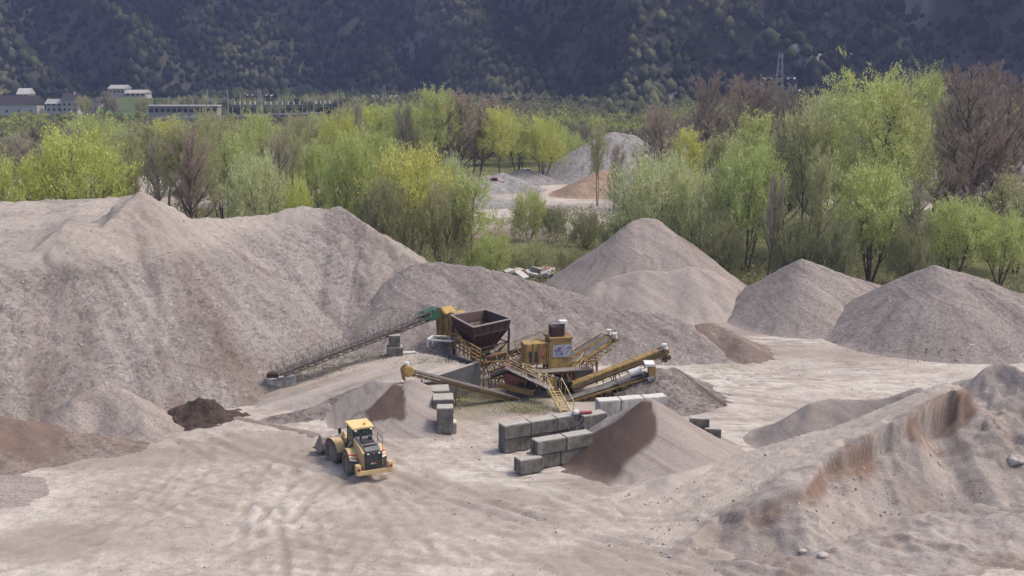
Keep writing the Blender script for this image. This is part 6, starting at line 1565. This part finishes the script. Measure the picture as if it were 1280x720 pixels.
# ------------------------------------------------------------------ far buildings, substation, pylons
def house(label, px0, px1, ypx_base, Y, h_wall, h_roof, depth, wall='wall_white', roof='roof_dark', nwin=5, rows=1, z0=None, yaw=0, name='house', chimney=False):
    z0 = W(px0, ypx_base, Y).z if z0 is None else z0
    x0 = W(px0, ypx_base, Y).x; x1 = W(px1, ypx_base, Y).x; Wd = x1 - x0
    t = empty(name, ((x0 + x1) / 2, Y, z0), label, 'house', None, yaw)
    hw = Wd / 2
    def P(b, nm, m): o = b.build(nm, m); o.parent = t; return o
    P(MB().box((0, depth / 2, (h_wall - 6) / 2), (Wd, depth, h_wall + 6)), 'wall', wall)
    r0 = Wd / 2 + .6; d0 = -.6; d1 = depth + .6
    P(MB().add([(-r0, d0, h_wall), (r0, d0, h_wall), (r0, d1, h_wall), (-r0, d1, h_wall), (-r0, depth / 2, h_wall + h_roof), (r0, depth / 2, h_wall + h_roof)], [(0, 1, 5, 4), (2, 3, 4, 5), (0, 4, 3), (1, 2, 5), (3, 2, 1, 0)]), 'roof', roof)
    for rr_ in range(rows):
        for i in range(nwin):
            x = -hw + Wd * (i + .5) / nwin; z = 1.1 + rr_ * 2.8
            P(MB().box((x, -.03, z + .7), (min(1.3, Wd / nwin * .45), .12, 1.4)), 'window', 'window')
    if chimney: P(MB().box((hw * .4, depth * .4, h_wall + h_roof), (.9, .9, 1.8)), 'chimney', wall)
    return t
house('long white house with a dark roof at the far left edge', -14, 47, 143, 640, 5.6, 4.8, 10, nwin=4, rows=1)
house('gabled house with a white roof peak rising behind the long white house', 22, 36, 124, 690, 3.0, 3.5, 9, nwin=2, roof='wall_white')
house('cream house with a grey roof left of the white gabled house', 58, 78, 141, 642, 5.0, 2.6, 9, 'wall_cream', 'roof_grey', 3, 2)
house('white house with a dark roof and two rows of windows', 78, 97, 141, 640, 7.2, 3.6, 10, nwin=3, rows=2, chimney=True)
house('low dark-roofed house half hidden by trees right of the white gabled one', 104, 124, 140, 660, 5.5, 2.6, 9, 'wall_cream', nwin=3)
house('grey-roofed farm building on the terrace above the meadow', 136, 156, 118, 700, 3.5, 2.2, 12, 'wall_cream', 'roof_grey', 4)
house('second, lower grey-roofed building on the terrace', 157, 182, 122, 698, 2.6, 2.0, 12, 'wall_cream', 'roof_grey', 4)
# meadow below the terrace
def meadow():
    a, b_, c, d = W(120, 145, 640), W(192, 147, 640), W(192, 123, 695), W(120, 121, 695)
    n = 12; V = []; 
    for i in range(n + 1):
        for j in range(n + 1):
            s, t = i / n, j / n; p = a.lerp(b_, s).lerp(d.lerp(c, s), t); V.append((p.x, p.y, p.z + .6 * math.sin(PI * s) - .1))
    Fc = [(i * (n + 1) + j, (i + 1) * (n + 1) + j, (i + 1) * (n + 1) + j + 1, i * (n + 1) + j + 1) for i in range(n) for j in range(n)]
    e = len(V)
    me = np_mesh('meadow', np.array(V), np.array(Fc)); m, nt, bb = newmat('meadow grass'); bb.inputs['Roughness'].default_value = 1
    nt.links.new(ramp(nt, noise(nt, coords(nt), .12, 5, .6), [(.3, (.045, .075, .025)), (.7, (.085, .115, .04))]), bb.inputs['Base Color'])
    tag(link('meadow', me, m), kind='structure')
    # earth terrace carrying the upper buildings
    p, q = W(112, 124, 697), W(200, 124, 697); MBt = MB().box(((p.x + q.x) / 2, 712, p.z / 2 - 1), (q.x - p.x, 30, p.z + 1.6))
    tag(MBt.build('terrace', m), kind='structure')
    p, q = W(-40, 144, 637), W(130, 144, 637); tag(MB().box(((p.x + q.x) / 2, 652, 0), (q.x - p.x, 30, 1.0)).build('house_plot', m), kind='structure')
meadow()
# low concrete building
x0, x1 = W(186, 148, 560).x, W(272, 148, 560).x; zt = W(186, 133, 560).z
t = empty('flat_roofed_building', ((x0 + x1) / 2, 560, 0), 'long low concrete building with a row of dark openings, below the substation', 'building')
for nm, m, bx in (('wall', 'concrete_lt', ((0, 4, zt / 2), (x1 - x0, 8, zt))), ('roof', 'wall_white', ((0, 4, zt + .2), (x1 - x0 + 1, 9, .5)))):
    o = MB().box(*bx).build(nm, simple('far concrete', (.30, .29, .28), .9, bs=0) if nm == 'wall' else m); o.parent = t
for i in range(12):
    o = MB().box((-(x1 - x0) / 2 + (x1 - x0) * (i + .5) / 12, -.05, zt - 1.9), ((x1 - x0) / 12 * .7, .2, 1.9)).build('window', 'window'); o.parent = t
# pipe bridge / white parapet
def span(label, pxa, pya, pxb, pyb, Y, th, m, nm, cat):
    a, b_ = W(pxa, pya, Y), W(pxb, pyb, Y); t = empty(nm, ((a.x + b_.x) / 2, Y, 0), label, cat); c = Vector(((a.x + b_.x) / 2, Y, 0))
    o = MB().beam(a - c, b_ - c, th).build('beam', m); o.parent = t
    k = MB(); n = int((b_ - a).length / 9)
    for i in range(n + 1): p = a.lerp(b_, i / n); k.beam(p - c, Vector((p.x - c.x, 0, 0)), .35)
    o = k.build('posts', 'concrete'); o.parent = t
span('long thin white pipe bridge under the substation', 190, 148, 405, 141, 540, .8, 'wall_white', 'pipe_bridge', 'pipe bridge')
# substation gantries
M['galv'] = simple('far galvanised steel', (.36, .36, .37), .6, .2, bs=0)
def gantry(label, pxs, top, Y, arm_y=None, insul=0, th=.45):
    x = [W(p, top, Y).x for p in pxs]; zt = W(0, top, Y).z; t = empty('substation_gantry', (x[0], Y, 0), label, 'gantry')
    for xx in x: o = MB().beam((xx - x[0], 0, 0), (xx - x[0], 0, zt), th).beam((xx - x[0] - .5, 0, 0), (xx - x[0], 0, zt * .8), th * .5).build('mast', 'galv'); o.parent = t
    if arm_y:
        z = W(0, arm_y, Y).z; b = MB().beam((0, 0, z), (x[-1] - x[0], 0, z), th * .8).beam((0, 0, z - 1.2), (x[-1] - x[0], 0, z - 1.2), th * .5)
        nn = int((x[-1] - x[0]) / 1.6)
        for i in range(nn): b.beam((i * 1.6, 0, z - 1.2 * (i % 2)), ((i + 1) * 1.6, 0, z - 1.2 * ((i + 1) % 2)), th * .35)
        o = b.build('crossbeam', 'galv'); o.parent = t
        for i in range(insul):
            xx = (x[-1] - x[0]) * (i + .5) / insul; o = MB().tube((xx, 0, z + .2), (xx, 0, z + 1.6), .35, 8).build('insulator', 'white'); o.parent = t
gantry('tall double-masted substation gantry with a lattice crossbeam', (259, 284), 112, 570, 124, 0)
gantry('row of three bare substation masts left of the tall gantry', (210, 222, 240), 121, 580)
gantry('single substation mast at the left end of the yard', (190,), 122, 585)
gantry('white-insulated low busbar rack left of the lattice mast', (290, 322), 128, 575, 131, 5, .3)
gantry('white-insulated low busbar rack right of the lattice mast', (328, 378), 129, 575, 131, 7, .3)
gantry('white-insulated low busbar rack at the right end of the substation', (392, 415), 129, 575, 130, 4, .3)
gantry('pair of close substation masts right of the lattice mast', (348, 356), 117, 578)
for i_, (px_, tp_) in enumerate(((200, 126), (231, 125), (248, 120), (272, 127), (300, 116), (312, 122), (338, 120), (366, 124), (384, 119), (404, 124))):
    gantry('thin substation mast, number %s of ten from the left' % ['one', 'two', 'three', 'four', 'five', 'six', 'seven', 'eight', 'nine', 'ten'][i_], (px_,), tp_, 582, None, 0, .28)
gantry('thin lone mast right of the substation', (422,), 112, 590, None, 0, .3)
def pylon(label, px, top, Y, arms, base_w=4.0, tw=1.0, vee=False):
    a = W(px, top, Y); H = a.z; t = empty('lattice_pylon', (a.x, Y, 0), label, 'pylon'); b = MB()
    n = 12
    def w(z): return base_w / 2 * (1 - z / H) + tw / 2 * (z / H)
    cs = [(-1, -1), (1, -1), (1, 1), (-1, 1)]
    for c in cs: b.beam((c[0] * w(0), c[1] * w(0), 0), (c[0] * w(H), c[1] * w(H), H), .11)
    for i in range(n):
        z0, z1 = H * i / n, H * (i + 1) / n
        for k in range(4): c, d = cs[k], cs[(k + 1) % 4]; b.beam((c[0] * w(z0), c[1] * w(z0), z0), (d[0] * w(z1), d[1] * w(z1), z1), .08); b.beam((d[0] * w(z0), d[1] * w(z0), z0), (c[0] * w(z1), c[1] * w(z1), z1), .08)
    o = b.build('tower', 'galv'); o.parent = t
    for (ay, wpx) in arms:
        z = W(px, ay, Y).z; hw = wpx / F * Y / 2; b = MB()
        for s in (-1, 1):
            b.beam((0, -.4, z), (s * hw, 0, z + .3), .14).beam((0, .4, z), (s * hw, 0, z + .3), .14).beam((0, 0, z + 1.4), (s * hw, 0, z + .3), .12)
        o = b.build('crossarm', 'galv'); o.parent = t
        for s in (-1, 1):
            for q in (.55, 1): o = MB().beam((s * hw * q, -.8, z - .25), (s * hw * q + s * .8, .8, z + .25), .28).build('insulator', 'white'); o.parent = t
pylon('lattice pylon with white insulators above the far tall tree row', 480, 107, 560, ((120, 26), (131, 30)), 3.6)
pylon('lattice mast in the middle of the substation with white insulators', 324, 112, 566, ((119, 28),), 4)
pylon('big lattice pylon with three pairs of arms above the bare trees at right', 976, 66, 420, ((98, 34), (113, 48), (127, 44)), 4.5, 1.2)
pylon('small lattice pylon with white insulators right of the distant mound', 846, 130, 520, ((141, 20), (149, 18)), 3.4)
# far bits in the distant yard
q = G(620, 238, 0); t = empty('red_excavator', q, 'tiny red and grey machine beside the low pale heap in the distant yard', 'excavator')
for nm, m, b in (('tracks', 'steel_dk', MB().box((0, -1, .5), (4.2, .8, 1.0)).box((0, 1.4, .5), (4.2, .8, 1.0))), ('body', 'red', MB().prism([(-1.8, -1.2, 1.1), (2.0, -1.2, 1.1), (2.0, -1.2, 2.2), (.6, -1.2, 2.4), (.3, -1.2, 3.1), (-1.0, -1.2, 3.1), (-1.8, -1.2, 2.2)], (0, 2.8, 0))), ('arm', 'steel', MB().beam((-1.5, 0, 1.8), (-5.0, 0, 3.6), .5).beam((-5, 0, 3.6), (-7.0, 0, 1.4), .4))):
    o = b.build(nm, m, bevel=.05); o.parent = t
o = MB().box((0, 0, .9), (1.6, 1.4, 1.0)).build('cab_window', 'window'); o.parent = t; o.location = (-.5, -1.0, 1.9); o.scale = (.6, .4, .8)
for px, py, m, lb in ((694, 216, 'concrete_lt', 'pale concrete cube standing at the foot of the distant gravel mound'), (655, 222, 'concrete', 'grey concrete cube left of the pale one in the distant yard')):
    p = G(px, py, 0); o = MB().box((0, 0, 1.2), (3.2, 2.6, 2.4)).build('concrete_block', m, bevel=.1); o.location = p; tag(o, lb, 'concrete block')


def drop(px, py):
    a, b, c = ray(px, py); dg = bpy.context.evaluated_depsgraph_get(); hit = SC.ray_cast(dg, Vector((0, 0, CAM_Z)), Vector((a, b, c)).normalized()); return hit[1] if hit[0] else G(px, py)
bpy.context.view_layer.update()
# a few boulders one can point at
for px, py, s, lb in ((1270, 578, .5, 'big rounded grey boulder on the sand bank at the right edge'), (1028, 696, .28, 'small pale rock at the foot of the sand bank'),
                      (1003, 690, .18, 'little dark rock left of the pale one at the foot of the bank'), (662, 568, .3, None)):
    if not lb: continue
    p = drop(px, py); bm = bmesh.new(); bmesh.ops.create_icosphere(bm, subdivisions=3, radius=s)
    for v in bm.verts:
        q = v.co.normalized(); k = 1 + .35 * (float(vnoise(np.array([q.x * 2 + px]), np.array([q.y * 2 + q.z * 3]), 3)[0]) - .5); v.co = Vector((v.co.x * 1.2, v.co.y, v.co.z * .75)) * k
    me = bpy.data.meshes.new('boulder'); bm.to_mesh(me); bm.free()
    for pg in me.polygons: pg.use_smooth = True
    for a in ('tint', 'pale'): add_attr(me, a, np.zeros(len(me.vertices)))
    tag(link('boulder', me, M['stone'], loc=(p.x, p.y, p.z + s * .35)), lb, 'boulder')
# ------------------------------------------------------------------ light, sky, haze
SUN_EL, SUN_AZ = R(56), R(84)          # azimuth measured from +Y towards +X (behind right)
w = bpy.data.worlds.new('World'); SC.world = w; w.use_nodes = True; nt = w.node_tree
sk = nt.nodes.new('ShaderNodeTexSky'); sk.sky_type = 'NISHITA'; sk.sun_disc = False; sk.sun_elevation = SUN_EL; sk.sun_rotation = SUN_AZ; sk.dust_density = 5; sk.air_density = 1.0; sk.ozone_density = .6
nt.links.new(sk.outputs[0], nt.nodes['Background'].inputs[0]); nt.nodes['Background'].inputs[1].default_value = .15
sl = bpy.data.lights.new('sun', 'SUN'); so = bpy.data.objects.new('sun', sl); COL.objects.link(so); sl.energy = 1.5; sl.angle = R(12.0); sl.color = (1, .94, .86)
dirs = Vector((math.sin(SUN_AZ) * math.cos(SUN_EL), math.cos(SUN_AZ) * math.cos(SUN_EL), math.sin(SUN_EL)))
so.rotation_euler = dirs.to_track_quat('Z', 'Y').to_euler()
def haze(density):
    x0, x1, y0, y1, z0, z1 = -2600, 2600, -400, 2900, -8, 345
    o = MB().box(((x0 + x1) / 2, (y0 + y1) / 2, (z0 + z1) / 2), (x1 - x0, y1 - y0, z1 - z0)).build('haze', bpy.data.materials.new('haze'))
    m = o.data.materials[0]; m.use_nodes = True; nt = m.node_tree; nt.nodes.remove(nt.nodes['Principled BSDF'])
    v = nt.nodes.new('ShaderNodeVolumePrincipled'); v.inputs['Density'].default_value = density; v.inputs['Color'].default_value = (.50, .58, 1.0, 1); v.inputs['Anisotropy'].default_value = .2
    nt.links.new(v.outputs[0], nt.nodes['Material Output'].inputs['Volume']); tag(o, 'thin blue haze in the valley', None, None, 'stuff')
haze(.00020)
SC.view_settings.view_transform = 'Standard'; SC.view_settings.look = 'None'; SC.view_settings.gamma = 1; SC.view_settings.use_curve_mapping = False
SC.view_settings.exposure = .50
SC.cycles.max_bounces = 6; SC.cycles.transparent_max_bounces = 8; SC.cycles.volume_bounces = 0; SC.cycles.use_denoising = True
for o in ROOTS:
    if '_w' in o: del o['_w']
